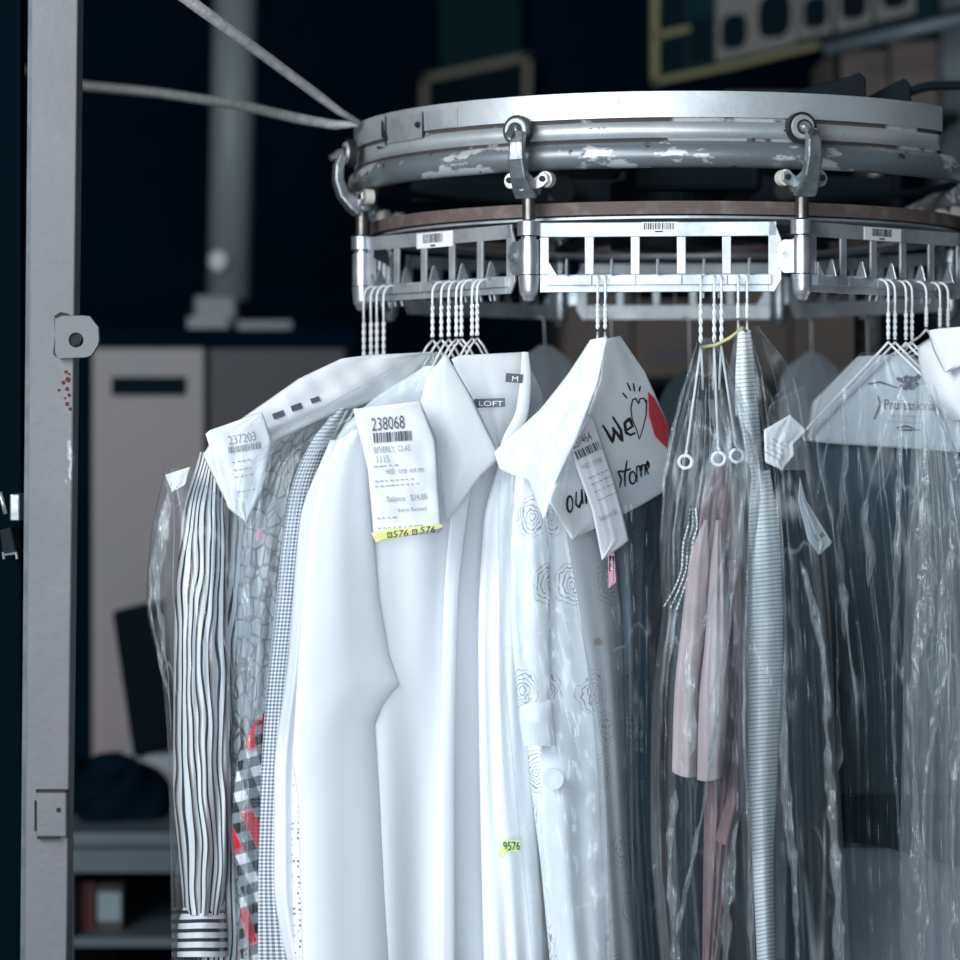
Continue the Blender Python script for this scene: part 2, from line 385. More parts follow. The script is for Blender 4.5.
def folds(parent, rows, Y, mat=None, seed=0):
    """film strands added as bright fold highlights: each row is a list of (x, y, width) in photo pixels"""
    rnd = random.Random(seed)
    for k, r in enumerate(rows):
        a, b = r[0], r[-1]; r2 = [(a[0], a[1], .6)]
        n = max(4, int((b[1]-a[1])/14)); fxx = pchip([(p[1], p[0]) for p in r]); fww = pchip([(p[1], p[2]) for p in r])
        for i in range(1, n):
            y = a[1]+(b[1]-a[1])*i/n; r2.append((fxx(y)+rnd.uniform(-.9, .9), y, fww(y)*rnd.uniform(.55, 1.5)))
        r = r2+[(b[0], b[1], .6 if b[1] < 960 else b[2])]
        fx = pchip([(p[1], p[0]) for p in r]) if all(r[i+1][1] > r[i][1] for i in range(len(r)-1)) else None
        cloth('fold_highlight', mat or M['filmfold'], [(x-w/2, y) for x, y, w in r], [(x+w/2, y) for x, y, w in r], (r[0][0]-50, Y, r[0][0]+50, Y), .010, parent, .004, 5, seed=seed+k, sharp=.6, nU=14, nV=max(24, int((r[-1][1]-r[0][1])/3)), wr=.004)
# marks laid on a surface yf(px, py)
def text_on(name, s, mat, x, y, h, yf, parent, w=None, ang=0, off=.0022, shear=0):
    cu = bpy.data.curves.new('t', 'FONT'); cu.body = s; cu.size = 1; cu.resolution_u = 3
    to = bpy.data.objects.new('t', cu); COL.objects.link(to); bpy.context.view_layer.update()
    me = bpy.data.meshes.new_from_object(to.evaluated_get(bpy.context.evaluated_depsgraph_get()))
    vs = [v.co.copy() for v in me.vertices]; fs = [tuple(p.vertices) for p in me.polygons]
    bpy.data.objects.remove(to); bpy.data.meshes.remove(me); bpy.data.curves.remove(cu)
    xm = min(v.x for v in vs); xM = max(v.x for v in vs); ym = min(v.y for v in vs); yM = max(v.y for v in vs)
    w = w or (xM-xm)/(yM-ym)*h; c, sn = math.cos(math.radians(ang)), math.sin(math.radians(ang)); out = []
    for v in vs:
        a = (v.x-xm)/(xM-xm)*w; b = (v.y-ym)/(yM-ym)*h; a += b*shear
        px = x+a*c-b*sn*0+b*sn; py = y+a*sn-b*c
        out.append(P(px, py, yf(px, py)-off))
    return mobj(name, out, fs, mat, parent, smooth=False)
def marks_on(name, rects, mat, yf, parent, off=.002, ang=0, org=(0, 0)):
    vs = []; fs = []; c, sn = math.cos(math.radians(ang)), math.sin(math.radians(ang))
    for (x0, y0, x1, y1) in rects:
        k = len(vs)
        for a, b in ((x0, y0), (x1, y0), (x1, y1), (x0, y1)):
            px = org[0]+a*c-b*sn; py = org[1]+a*sn+b*c; vs.append(P(px, py, yf(px, py)-off))
        fs.append((k, k+1, k+2, k+3))
    return mobj(name, vs, fs, mat, parent, smooth=False)
def barcode(yf, parent, x, y, w, h, ang=0, mat=None, seed=1, off=.0022):
    r = random.Random(seed); rc = []; t = 0
    while t < w-.6:
        b = r.choice((.7, 1.0, 1.6, 2.0)); rc.append((t, 0, min(t+b, w), h)); t += b+r.choice((.7, .9, 1.4))
    return marks_on('barcode', rc, mat or M['midink'], yf, parent, off, ang, (x, y))
def strokes(name, lines, w, mat, yf, parent, off=.0022):
    vs = []; fs = []
    for ln in lines:
        k = len(ln); pts = []
        for i in range(k-1):
            for t in range(4): pts.append((ln[i][0]+(ln[i+1][0]-ln[i][0])*t/4, ln[i][1]+(ln[i+1][1]-ln[i][1])*t/4))
        pts.append(ln[-1]); k = len(pts); b = len(vs)
        for i, p in enumerate(pts):
            q0, q1 = pts[max(i-1, 0)], pts[min(i+1, k-1)]; dx, dy = q1[0]-q0[0], q1[1]-q0[1]; L_ = math.hypot(dx, dy) or 1
            ww = w*.5*(.55+.45*math.sin(math.pi*(i+.5)/k))
            for s in (-1, 1):
                px, py = p[0]-dy/L_*ww*s, p[1]+dx/L_*ww*s; vs.append(P(px, py, yf(px, py)-off))
        fs += [(b+2*i, b+2*i+1, b+2*i+3, b+2*i+2) for i in range(k-1)]
    return mobj(name, vs, fs, mat, parent, smooth=False)

# ---------------------------------------------------------------- setting
def struct(name, mb, mat):
    o = mb.build(name, mat); o['kind'] = 'structure'; return o
struct('floor', MB().box(-3.2, 3.2, -.5, 9.2, -.1, 0), M['floor'])
struct('wall_back', MB().box(-3.2, 3.2, 9.0, 9.2, 0, 3.9), M['wall'])
struct('ceiling', MB().box(-3.2, 3.2, 2.6, 9.2, 3.9, 4.0), M['wall'])
struct('wall_left', MB().box(-3.2, -3.0, 2.6, 9.0, 0, 3.9), M['wall'])
struct('wall_right', MB().box(3.0, 3.2, 2.6, 9.0, 0, 3.9), M['wall'])
# ---------------------------------------------------------------- carousel
CX, CY = .296, 4.17
ROT = -4.5     # the chain stands turned a little to the left
R_POST = .5
def zc(py): return EYE+(HOR-py)/712.0     # height of chain parts, read at the near chord
c0 = (CX, CY, 0)
tr = thing('overhead_track', 'curved silver steel conveyor track with peeling pipe rail under a flat band', 'conveyor track', (CX, CY, 1.8))
zb = lambda py: EYE+(HOR-py)/719.0
a0, a1 = -100, 50
MB().ring(c0, [(.490, zb(137)), (.494, zb(137)), (.494, zb(121)), (.490, zb(121))], a0, a1).build('lower_strip', M['band'], tr, True)
MB().ring(c0, [(.480, zb(141)), (.4915, zb(141)), (.4915, zb(115)), (.480, zb(115))], a0, a1).build('groove', M['groove'], tr, True)
o = MB().ring(c0, [(.478, zb(116.5)), (.4945, zb(116.5)), (.4945, zb(90.5)), (.478, zb(90.5))], a0, a1).build('band', M['band'], tr); autosmooth(o)
pr = [(.497+.019*math.cos(a), zb(153)+.019*math.sin(a)) for a in [2*math.pi*i/16 for i in range(16)]]
pr = [(r-.012, z) for r, z in pr]
MB().ring(c0, pr, -100, 90, 120).build('pipe_rail', M['pipe'], tr, True)
t_ = [(CX+.485, CY, zb(153)), (CX+.485, CY+1.6, zb(153))]
MB().tube(t_, .019, 16).build('pipe_rail', M['pipe'], tr, True)
for k in range(5):
    if True:
        a = math.radians(-70+k*35); m = MB(); m.cyl((CX+.47*math.sin(a), CY-.47*math.cos(a), zb(150)), (CX+.47*math.sin(a), CY-.47*math.cos(a), zb(110)), .008)
        m.build('rail_bolt', M['dark'], tr)
MB().ring(c0, [(.470, zb(150)), (.484, zb(150)), (.484, zb(142)), (.470, zb(142))], 90, 260).build('far_rail', M['dark'], tr, True)  # far half of the rail, its shade put into a dark colour
# repair plate and paint patch on the band at the left
def bandpt(px, py, dr=.0012):
    # angle on band from px
    r = .4945+dr; best = min(((abs(((CX+r*math.sin(a))/(CY-r*math.cos(a)))*F+480-px), a) for a in [math.radians(-88+.25*i) for i in range(620)]))[1]
    Y = CY-r*math.cos(best); return (CX+r*math.sin(best), Y, EYE+(HOR-py)/F*Y)
def bandquad(name, x0, x1, y0l, y0r, y1l, y1r, mat, dr=.0012, n=8):
    m = MB(); pts = []
    for i in range(n+1):
        t = i/n; x = x0+(x1-x0)*t; pts += [bandpt(x, y0l+(y0r-y0l)*t, dr), bandpt(x, y1l+(y1r-y1l)*t, dr)]
    m.add(pts, [(2*i, 2*i+1, 2*i+3, 2*i+2) for i in range(n)]); return m.build(name, mat, tr, True)
o = bandquad('cover_plate', 386, 422, 120, 112, 144, 138, M['alu'], .0018); o = bandquad('paint_patch', 425, 457, 112, 107, 131, 126, M['alu'])
for (x, y, w_, h_) in ((381, 120, 3, 18), (383, 130, 5, 12), (377, 146, 9, 3), (385, 116, 2, 30), (422, 111, 1.5, 27)):
    m = MB().add([bandpt(x, y, .0024), bandpt(x, y+h_, .0024), bandpt(x+w_, y+h_-2, .0024), bandpt(x+w_*.6, y+1, .0024)], [(0, 1, 2, 3)]); m.build('paint_chip', M['chip'], tr)
m = MB(); q = Vector(bandpt(419, 125, 0)); m.cyl(q, q+Vector((-.3, -.9, 0)).normalized()*.006, .0045); m.build('screw', M['dark'], tr)
# wheel under the rail
wh = thing('turn_wheel', 'rusty brown turn wheel ring inside the curved track', 'wheel', (CX, CY, 1.75))
o = MB().ring(c0, [(.452, zb(212)), (.470, zb(212)), (.470, zb(199)), (.452, zb(199))], 0, 360).build('rim', M['rust'], wh); autosmooth(o)
o = MB().ring(c0, [(.37, zb(216)), (.462, zb(216)), (.462, zb(213.5)), (.37, zb(213.5))], 0, 360).build('ring_plate', M['alu'], wh); autosmooth(o)
m = MB()
for k in range(6):
    a = math.radians(20+k*60); d = Vector((math.sin(a), -math.cos(a), 0)); n_ = Vector((math.cos(a), math.sin(a), 0))
    m.prism([Vector((CX, CY, zb(208)))+n_*.02, Vector((CX, CY, zb(208)))-n_*.02, Vector((CX, CY, zb(208)))-n_*.012+d*.46, Vector((CX, CY, zb(208)))+n_*.012+d*.46], (0, 0, .012))
m.build('spoke', M['dark'], wh)
m = MB().cyl((CX, CY, zb(225)), (CX, CY, zb(150)), .09, n=32); m.build('hub', M['dark'], wh)
co = thing('support_column', 'dark steel column standing below the conveyor wheel', 'column', (.709, 4.8, 0))
MB().cyl(((.709), 4.8, .012), ((.709), 4.8, 2.05), .029, n=28).build('pole', M['shaft'], co, True)
MB().cyl(((.709), 4.8, 0), ((.709), 4.8, .012), .09, n=28).build('base_plate', M['dark'], co)
MB().box(CX-.42, CX+.44, 4.73, 4.87, zb(135), zb(103)).build('cross_beam', M['dark'], co)
mo = thing('drive_motor', 'dark drive motor and gearbox block above the wheel', 'motor', (CX, CY, zb(105)))
MB().box(CX-.06, CX+.14, CY-.1, CY+.12, zb(165), zb(76)).build('motor_body', M['dark'], mo, bevel=.01)
MB().box(CX-.16, CX-.08, CY-.2, CY-.06, zb(150), zb(74)).build('gearbox', M['dark'], mo, bevel=.006)
m = MB().cyl((CX-.12, CY-.13, zb(74)), (CX-.12, CY-.13, zb(64)), .012); m.build('bolt', M['castiron'], mo)
for (xa, xb, ya, yb, Yq, nm, lab) in ((752, 866, 101, 74, 3.98, 'mounting_bracket', 'dark worn wedge bracket on top of the track, left of the pair'), (862, 911, 100, 80, 4.03, 'mounting_bracket', 'smaller dark wedge bracket on top of the track, right of the pair')):
    m = MB(); pts = [P(xa, ya, Yq), P(xb-16, yb+2, Yq), P(xb-6, yb-2, Yq), P(xb, yb+4, Yq), P(xb+1, ya+9, Yq), P(xa, ya+6, Yq)]
    o = m.prism(pts, (0, .06, 0)).build(nm, M['dark'], bevel=.003); setp(o, lab, 'bracket', 'wedge brackets on the track')
hs = MB(); pp = [P(905+i*2, 93-7*math.sin(min(i/14, 1)*1.5)-(i-14)*.05, 4.2) for i in range(0, 60)]
hs.tube(pp, [.0085 if i % 2 else .0065 for i in range(60)], 12)
o = hs.build('corrugated_hose', M['dark'], None, True); setp(o, 'dark corrugated hose beside the wedge brackets', 'hose')
# trolleys
S = EYE
def trolley():
    t = thing('trolley', 'x', 'conveyor trolley', (0, 0, 0)); z = lambda py: zc(py)
    o = MB().cyl((0, 0, z(219)), (0, 0, z(190)), .0095).build('shaft', M['shaft'], t, local=True); autosmooth(o)
    o = MB().tube([(0, 0, z(235)), (0, 0, z(234.9)), (0, 0, z(221)), (0, 0, z(220.5))], [.0150, .0162, .0162, .0150], 24).build('collar', M['chrome'], t, local=True); autosmooth(o)
    o = MB().tube([(0, 0, z(274)), (0, 0, z(239)), (0, 0, z(238.9)), (0, 0, z(236))], [.0145, .0145, .011, .011], 24).build('sleeve', M['chrome'], t, local=True); autosmooth(o)
    o = MB().tube([(0, 0, z(302)), (0, 0, z(300)), (0, 0, z(296)), (0, 0, z(294)), (0, 0, z(290)), (0, 0, z(275))], [.003, .008, .010, .0125, .0135, .0152], 24).build('end_cap', M['chrome'], t, local=True); autosmooth(o)
    # cast yoke: collar + C shaped arm outside the pipe
    m = MB().cyl((0, 0, z(194)), (0, 0, z(186)), .0165, .019, 20)
    prof = [(-.002, z(192)), (-.014, z(186)), (-.030, z(176)), (-.038, z(160)), (-.037, z(145)), (-.030, z(133))]
    # lofted arm with rectangular section widening downward
    secs = []
    for i, (y, zz) in enumerate(prof):
        w_ = [.017, .016, .0125, .0115, .0105, .009][i]; th_ = [.012, .011, .008, .007, .007, .007][i]
        y2 = prof[min(i+1, 5)]; y1 = prof[max(i-1, 0)]; d = Vector((0, y2[0]-y1[0], y2[1]-y1[1])).normalized(); nn = Vector((0, -d.z, d.y)); c = Vector((0, y, zz))
        secs += [c-Vector((w_, 0, 0))-nn*th_, c+Vector((w_, 0, 0))-nn*th_, c+Vector((w_, 0, 0))+nn*th_, c-Vector((w_, 0, 0))+nn*th_]
    fs = [(i*4+j, (i+1)*4+j, (i+1)*4+(j+1) % 4, i*4+(j+1) % 4) for i in range(5) for j in range(4)]+[(0, 1, 2, 3), (23, 22, 21, 20)]
    m.add(secs, fs); m.build('arm', M['castiron'], t, local=True, bevel=.003)
    for s in (-1, 1):
        m = MB(); pts = [(s*.012, -.010, z(190)), (s*.026, -.010, z(187)), (s*.034, -.010, z(182)), (s*.033, -.010, z(175)), (s*.026, -.010, z(172)), (s*.012, -.010, z(178))]
        m.prism(pts, (0, .006, 0)); ea = m.build('ear', M['chrome'], t, local=True, bevel=.001)
        o = MB().cyl((s*.026, -.0105, z(179)), (s*.026, -.0125, z(179)), .0045, n=12).build('bolt_hole', M['chip'], ea, local=True)
        o = MB().cyl((s*.026, -.003, z(179)), (s*.026, .010, z(179)), .0115, n=20).build('guide_roller', M['ivory'], ea, local=True)
    o = MB().cyl((0, -.024, z(187)), (0, -.016, z(187)), .006, n=12).build('yoke_bolt', M['castiron'], t, local=True); autosmooth(o)
    zr = z(130)
    o = MB().cyl((-.009, -.010, zr), (-.009, -.022, zr), .0212, n=36).build('roller', M['rubber'], t, local=True); autosmooth(o)
    o2 = MB().cyl((-.009, -.022, zr), (-.009, -.0255, zr), .0175, .016, n=36).build('roller_face', M['wheelgrey'], o, local=True)
    o3 = MB().cyl((-.009, -.0255, zr), (-.009, -.028, zr), .0105, n=24).build('washer', M['rubber'], o, local=True)
    o = MB().tube([(-.009, -.026, zr), (-.009, -.036, zr-.003), (-.009, -.037, zr-.003), (-.008, -.048, zr-.009)], [.0082, .0075, .0055, .005], 16).build('axle_bolt', M['castiron'], t, local=True); autosmooth(o)
    return t
pt = trolley()
def post_xy(th, r=R_POST): a = math.radians(th+ROT); return Vector((CX+r*math.sin(a), CY-r*math.cos(a), 0))
tlab = {-22.5: 'cast trolley with black roller, left of the central slotted panel', 22.5: 'cast trolley with roller between central and right slotted panels', -67.5: 'leftmost trolley with curved cast arm at the left end of the track', 67.5: 'rightmost trolley at the right end of the slotted panels'}
for i in range(8):
    th = -22.5+45*i; th = th-360 if th > 180 else th
    if th > 100 and th < 120: pass
    o = pt if i == 0 else copy_tree(pt)
    o.location = post_xy(th); o.rotation_euler = (0, 0, math.radians(th+ROT))
    far = abs(th) > 100
    setp(o, tlab.get(th, 'trolley hanging on the far side of the circular track'), 'conveyor trolley', 'trolleys on the far side' if far else 'trolleys on the track')
# slotted panels
LCH = 2*R_POST*math.sin(math.radians(22.5)); RCH = R_POST*math.cos(math.radians(22.5))
def panel():
    t = thing('slotted_panel', 'x', 'hanger rail panel'); x = lambda px: (px-665)/712; z = zc; m = MB(); T = .004
    m.box(x(540), x(776), -T/2, T/2, z(236.5), z(222))
    m.prism([(x(768), -T/2, z(222)), (x(774), -T/2, z(222)), (x(781), -T/2, z(240)), (x(781), -T/2, z(280)), (x(774), -T/2, z(292)), (x(768), -T/2, z(292))], (0, T, 0))
    m.box(x(540), x(768), -T/2, T/2, z(292), z(274))
    m.box(x(540), x(549), -T/2, T/2, z(274), z(236.5))
    for a, b in ((585, 594), (631, 640), (677, 686), (722, 731)): m.box(x(a), x(b), -T/2, T/2, z(274), z(236.5))
    m.build('frame', M['alu'], t, local=True, bevel=.0008)
    m = MB().box(x(546), x(592), -T/2-.006, -T/2, z(285), z(275)).box(x(592.7), x(636), -T/2-.006, -T/2, z(285), z(275)).box(x(636.6), x(682), -T/2-.006, -T/2, z(285), z(275)).box(x(682.6), x(727), -T/2-.006, -T/2, z(285), z(275)).box(x(727.6), x(771), -T/2-.006, -T/2, z(285), z(275))
    m.build('lip', M['alu'], t, local=True, bevel=.0006)
    for px in (567, 612, 658, 704, 749):
        m = MB().prism([(x(px)-.002, -.018, z(276)), (x(px)-.002, .004, z(276)), (x(px)-.002, -.004, z(262)), (x(px)-.002, -.008, z(258)), (x(px)-.002, -.011, z(260))], (.004, 0, 0))
        m.build('tooth', M['chrome'], t, local=True, bevel=.0006)
    m = MB().prism([(x(549), -T/2-.004, z(275)), (x(549), -T/2-.004, z(262)), (x(557), -T/2-.004, z(275))], (0, .004, 0)); m.build('gusset', M['alu'], t, local=True)
    m = MB().prism([(x(777), -.008, z(245)), (x(783), -.008, z(240)), (x(803), -.008, z(240)), (x(803), -.008, z(274)), (x(783), -.008, z(274)), (x(777), -.008, z(268))], (0, .006, 0)); lg = m.build('lug', M['chrome'], t, local=True, bevel=.001)
    o = MB().cyl((x(785), -.008, z(255.5)), (x(785), -.0105, z(255.5)), .0105, n=24).build('bolt_washer', M['chrome'], lg, local=True)
    o = MB().cyl((x(785), -.0105, z(255.5)), (x(785), -.015, z(255.5)), .006, n=6).build('bolt_head', M['castiron'], lg, local=True)
    return t
def barlab(t, xa, xb, ya, yb, ba, bb):
    x = lambda px: (px-665)/712
    o = MB().box(x(xa), x(xb), -.0028, -.0021, zc(yb), zc(ya)).build('barcode_sticker', M['sticker'], t, local=True)
    m = MB(); r = random.Random(int(xa)); q = ba
    while q < bb:
        w_ = r.choice((.5, .8, 1.2)); m.box(x(q), x(q+w_), -.0031, -.0028, zc(ya+(yb-ya)*.68), zc(ya+(yb-ya)*.08)); q += w_+r.choice((.6, .8, 1.1))
    m.box(x((ba+bb)/2-4), x((ba+bb)/2+4), -.0031, -.0028, zc(ya+(yb-ya)*.93), zc(ya+(yb-ya)*.80)); m.build('barcode', M['ink'], o, local=True)
pp_ = panel()
plab = {0: 'central pale slotted rail panel facing the street, bright in daylight', -45: 'slotted rail panel left of the central one, angled away to the left', 45: 'shaded slotted rail panel right of the central one, angled away', -90: 'slotted rail panel behind the left end of the conveyor', 90: 'slotted rail panel at the far right side of the conveyor'}
panels = {}
for i in range(8):
    th = 45*i; th = th-360 if th > 180 else th
    if th == 90: continue
    o = pp_ if i == 0 else copy_tree(pp_); o.location = post_xy(th, RCH); o.rotation_euler = (0, 0, math.radians(th+ROT)); panels[th] = o
    far = abs(th) > 100
    setp(o, plab.get(th, 'dark slotted rail panel on the far side of the circular conveyor'), 'hanger rail panel', 'slotted panels on the far side' if far else 'slotted panels on the near side')
barlab(panels[0], 642, 678, 222, 233, 644, 674)
barlab(panels[-45], 625, 684, 223, 239, 636, 668)
barlab(panels[45], 620, 677, 223, 236, 632, 662)
# ---------------------------------------------------------------- hangers
def hanger_mesh(bar=True, drop=.125, end_ring=False, width=.21, shoulders=True, tw=.045, z0=0.0, stem=.03):
    m = MB(); r = .0018
    # local: hook in the YZ plane (Y toward -outward); origin = top of the lip
    pts = [(0, .020, -.016)]+[(0, .016*math.cos(a)*1.0, .016*math.sin(a)-.002) for a in [math.pi*k/12 for k in range(0, 13)]]
    pts = [(0, p[1]-.004, p[2]) for p in pts]; ys = pts[-1][1]
    pts += [(0, ys-.0005, -.015), (0, ys, -stem)]
    m.tube(pts, r, 7)
    for ph in (0, math.pi):
        m.tube([(.0016*math.cos(ph+k*.9), ys+.0016*math.sin(ph+k*.9), -stem-tw*k/16+.004) for k in range(17)], r*.9, 6)
    hook = m; zt = -stem-tw; m2 = MB()
    if shoulders:
        for s in (-1, 1):
            if end_ring and s > 0: 
                q = [(0, ys, zt), (0, ys+.02, zt-.03), (0, ys+.03, zt-.06)]; m2.tube(q, r, 7); continue
            q = [(0, ys, zt), (0, ys+s*.012, zt-.010), (0, ys+s*width*.5, zt-drop*.5), (0, ys+s*width*.93, zt-drop*.93)]
            if end_ring:
                cy, cz = ys+s*width, zt-drop
                q += [(0.001, cy, cz+.008)]
                m2.tube(q, r, 7); m2.tube([(.0085*math.cos(a), cy-.002, cz-.004+.0085*math.sin(a)) for a in [math.pi/2+2*math.pi*k/16 for k in range(17)]], .0024, 8)
            else:
                q += [(0, ys+s*width, zt-drop-.004), (0, ys+s*width*.97, zt-drop-.012)]; m2.tube(q, r, 7)
        if not end_ring and bar: m2.tube([(0, ys-width*.97, zt-drop-.012), (0, ys+width*.97, zt-drop-.012)], r, 7)
    return hook, m2, ys
def place_hanger(th, px, label, group, var='full', tilt=0, lean=0, Z=None, cache={}, **kw):
    key = (var, tuple(sorted(kw.items())))
    if key not in cache:
        t = thing('wire_hanger', 'x', 'hanger'); h, m2, ys = hanger_mesh(end_ring=(var == 'ring'), shoulders=(var != 'stub'), **kw)
        h.build('hook', M['wire'], t, True, local=True)
        if m2.v: m2.build('shoulder_wire', M['wire'], t, True, local=True)
        cache[key] = t; o = t; t['ys'] = ys; del t['ys']
    else: o = copy_tree(cache[key])
    a = math.radians(th+ROT); out = Vector((math.sin(a), -math.cos(a), 0)); along = Vector((math.cos(a), math.sin(a), 0)); c = post_xy(th, RCH)
    best = None
    for i in range(400):
        s = -LCH/2+LCH*i/399; q = c+along*s+out*.02; e = abs(480+F*q.x/q.y-px)
        if best is None or e < best[0]: best = (e, s)
    q = c+along*best[1]+out*.004; o.location = (q.x, q.y, (Z or zc(288))+.0025)
    o.rotation_euler = (math.radians(lean)*0, math.radians(lean), math.radians(th+ROT+tilt)) if lean else (0, 0, math.radians(th+ROT+tilt))
    setp(o, label, 'hanger', group); return o
ordn = ['first', 'second', 'third', 'fourth', 'fifth', 'sixth', 'seventh', 'eighth']
for i, px in enumerate((434, 444, 450, 459, 464, 474, 479)):
    place_hanger(-45, px, 'twisted wire hanger, %s from the left of seven above the white collar' % ordn[i], 'hangers on the left panel', stem=.026, tw=.045, drop=.17, width=.13, tilt=random.Random(i).uniform(-6, 6))
for i, px in enumerate((366, 373, 379, 386)):
    place_hanger(-90 if i < 0 else -45, px, 'white wire hanger under the leftmost trolley, %s of four' % ordn[i], 'hangers under the left trolley', drop=.14, width=.10, stem=.045, tw=.05)
for i, px in enumerate((598, 605)):
    place_hanger(0, px, 'white wire hanger holding the handwritten paper cape, %s one' % ('left' if i == 0 else 'right'), 'hangers of the paper cape', stem=.03, tw=.035, drop=.16, width=.16)
for i, px in enumerate((702, 714, 720)):
    place_hanger(0, px, 'wire hanger with rounded end in clear film, %s of three' % ('leftmost', 'middle', 'rightmost')[i], 'ring ended hangers in clear film', 'ring', tilt=(-6, 1, 5)[i], stem=.03, tw=.055, drop=.155-.004*i, width=.20)
for i, px in enumerate((738, 747)):
    place_hanger(0, px, 'white wire hanger above the ribbed white shirt, %s of the two' % ('left' if i == 0 else 'right'), 'hangers of the ribbed shirt', stem=.03, tw=.02, drop=.12, width=.14)
for i, px in enumerate((886, 893, 904, 910)):
    place_hanger(45, px, 'bare white wire hanger over the printed grey cape, %s from the left of four' % ordn[i], 'hangers over the grey cape', bar=False, tw=.042, drop=.13, width=.165, stem=.034)
for i, px in enumerate((924, 938, 946)):
    place_hanger(45, px, 'white wire hanger above the far right collar, %s from the left of three' % ordn[i], 'hangers above the far right collar', tw=.03, stem=.026, drop=.08, width=.15)
# ---------------------------------------------------------------- gate post and gate
g = thing('gate_post', 'chipped grey painted square steel post in the left foreground', 'post', P(52, 480, 3.45)*1)
g.location.z = 0
MB().prism([(P(x, 480, 3.45).x, 3.45, 0) for x in (27.5, 72.5)]+[(P(72.5, 480, 3.45).x, 3.50, 0), (P(27.5, 480, 3.45).x, 3.50, 0)], (0, 0, 0.001))
def px3(px, Y=3.45): return (px-480)/F*Y
m = MB(); T0, B0 = (31.5, 78), (24.5, 66.5); zt = P(0, -30, 3.45).z; zbm = P(0, 960, 3.45).z
def edge(px0, px1, z): t = (z-zbm)/(P(0, 0, 3.45).z-zbm); return px3(px1+(px0-px1)*t)
vs = []
for z in (0, 2.7):
    vs += [(edge(31.5, 24.5, z), 3.45, z), (edge(78, 66.5, z), 3.45, z), (edge(78, 66.5, z), 3.50, z), (edge(31.5, 24.5, z), 3.50, z)]
m.add(vs, [(3, 2, 1, 0), (4, 5, 6, 7), (0, 1, 5, 4), (1, 2, 6, 5), (2, 3, 7, 6), (3, 0, 4, 7)]); m.build('post_body', M['post'], g, bevel=.002)
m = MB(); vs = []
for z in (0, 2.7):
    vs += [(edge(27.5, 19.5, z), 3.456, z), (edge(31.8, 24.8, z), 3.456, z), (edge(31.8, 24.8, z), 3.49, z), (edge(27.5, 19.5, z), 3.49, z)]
m.add(vs, [(3, 2, 1, 0), (4, 5, 6, 7), (0, 1, 5, 4), (1, 2, 6, 5), (2, 3, 7, 6), (3, 0, 4, 7)]); m.build('shaded_side', M['postdark'], g)  # side face of the post, its shade put into a darker colour
# hinge tab with a hole
def holed(poly, hc, hr, Y, d, name, mat, parent, n=24):
    hole = [(hc[0]+hr*math.cos(-2*math.pi*k/n), hc[1]+hr*math.sin(-2*math.pi*k/n)) for k in range(n)]
    outer = []
    for k in range(n):   # ray cast to the polygon edge
        a = -2*math.pi*k/n; dx, dy = math.cos(a), math.sin(a); best = 1e9
        for i in range(len(poly)):
            x1, y1 = poly[i]; x2, y2 = poly[(i+1) % len(poly)]; ex, ey = x2-x1, y2-y1; det = dx*(-ey)+ex*dy
            if abs(det) < 1e-9: continue
            t = ((x1-hc[0])*(-ey)+ex*(y1-hc[1]))/det; s = (dx*(y1-hc[1])-dy*(x1-hc[0]))/det
            if t > 0 and -1e-6 <= s <= 1+1e-6: best = min(best, t)
        outer.append((hc[0]+dx*best, hc[1]+dy*best))
    V = [P(*p, Y) for p in hole+outer]; V += [v+Vector((0, d, 0)) for v in V]; fs = []
    for k in range(n):
        j = (k+1) % n; fs += [(k, j, n+j, n+k), (2*n+j, 2*n+k, 3*n+k, 3*n+j), (n+k, n+j, 3*n+j, 3*n+k), (j, k, 2*n+k, 2*n+j)]
    return mobj(name, V, fs, mat, parent, smooth=False)
holed([(55, 316), (89, 315.5), (98, 327), (99, 343), (90, 357), (55, 358.5)], (76, 340), 7.5, 3.436, .013, 'hinge_tab', M['post'], g)
MB().cyl(P(75, 338, 3.449), P(75, 338, 3.44), .009).build('hinge_pin', M['chip'], g)
m = MB().box(P(37, 0, 3.45).x, P(67.5, 0, 3.45).x, 3.442, 3.451, P(0, 836, 3.45).z, P(0, 790, 3.45).z); m.build('lock_plate', M['post'], g, bevel=.002)
m = MB()
for a in ((37, 789, 68.5, 791.5), (67, 790, 69, 837), (38, 836, 60, 838), (35.5, 800, 37.2, 830)):
    m.box(P(a[0], 0, 3.45).x, P(a[2], 0, 3.45).x, 3.4405, 3.451, P(0, a[3], 3.45).z, P(0, a[1], 3.45).z)
m.build('plate_seam', M['chip'], g)
MB().cyl(P(58.5, 810, 3.4425), P(58.5, 810, 3.4405), .0032).build('plate_hole', M['chip'], g)
m = MB(); r = random.Random(3)
for (x, y, s) in ((66, 372, 2.2), (68, 380, 3), (63, 383, 2.2), (67, 389, 2.2), (59, 390, 1.8), (69, 395, 2), (67, 404, 2.6), (69, 374, 1.6), (70, 409, 2), (65, 398, 1.5)):
    k = 9; m.prism([P(x+s*r.uniform(.6, 1.1)*math.cos(6.283*i/k), y+s*r.uniform(.6, 1.2)*math.sin(6.283*i/k), 3.4490) for i in range(k)], (0, .001, 0))
m.build('rust_patch', M['rustspot'], g)
m = MB()
for q in ([(54, 316), (60, 312), (66, 313), (72, 316), (56, 319)], [(54, 318), (57, 319), (57, 358), (53, 354), (55, 335)]):
    m.prism([P(x, y, 3.4485) for x, y in q], (0, .001, 0))
m.build('weld_chip', M['chip'], g)
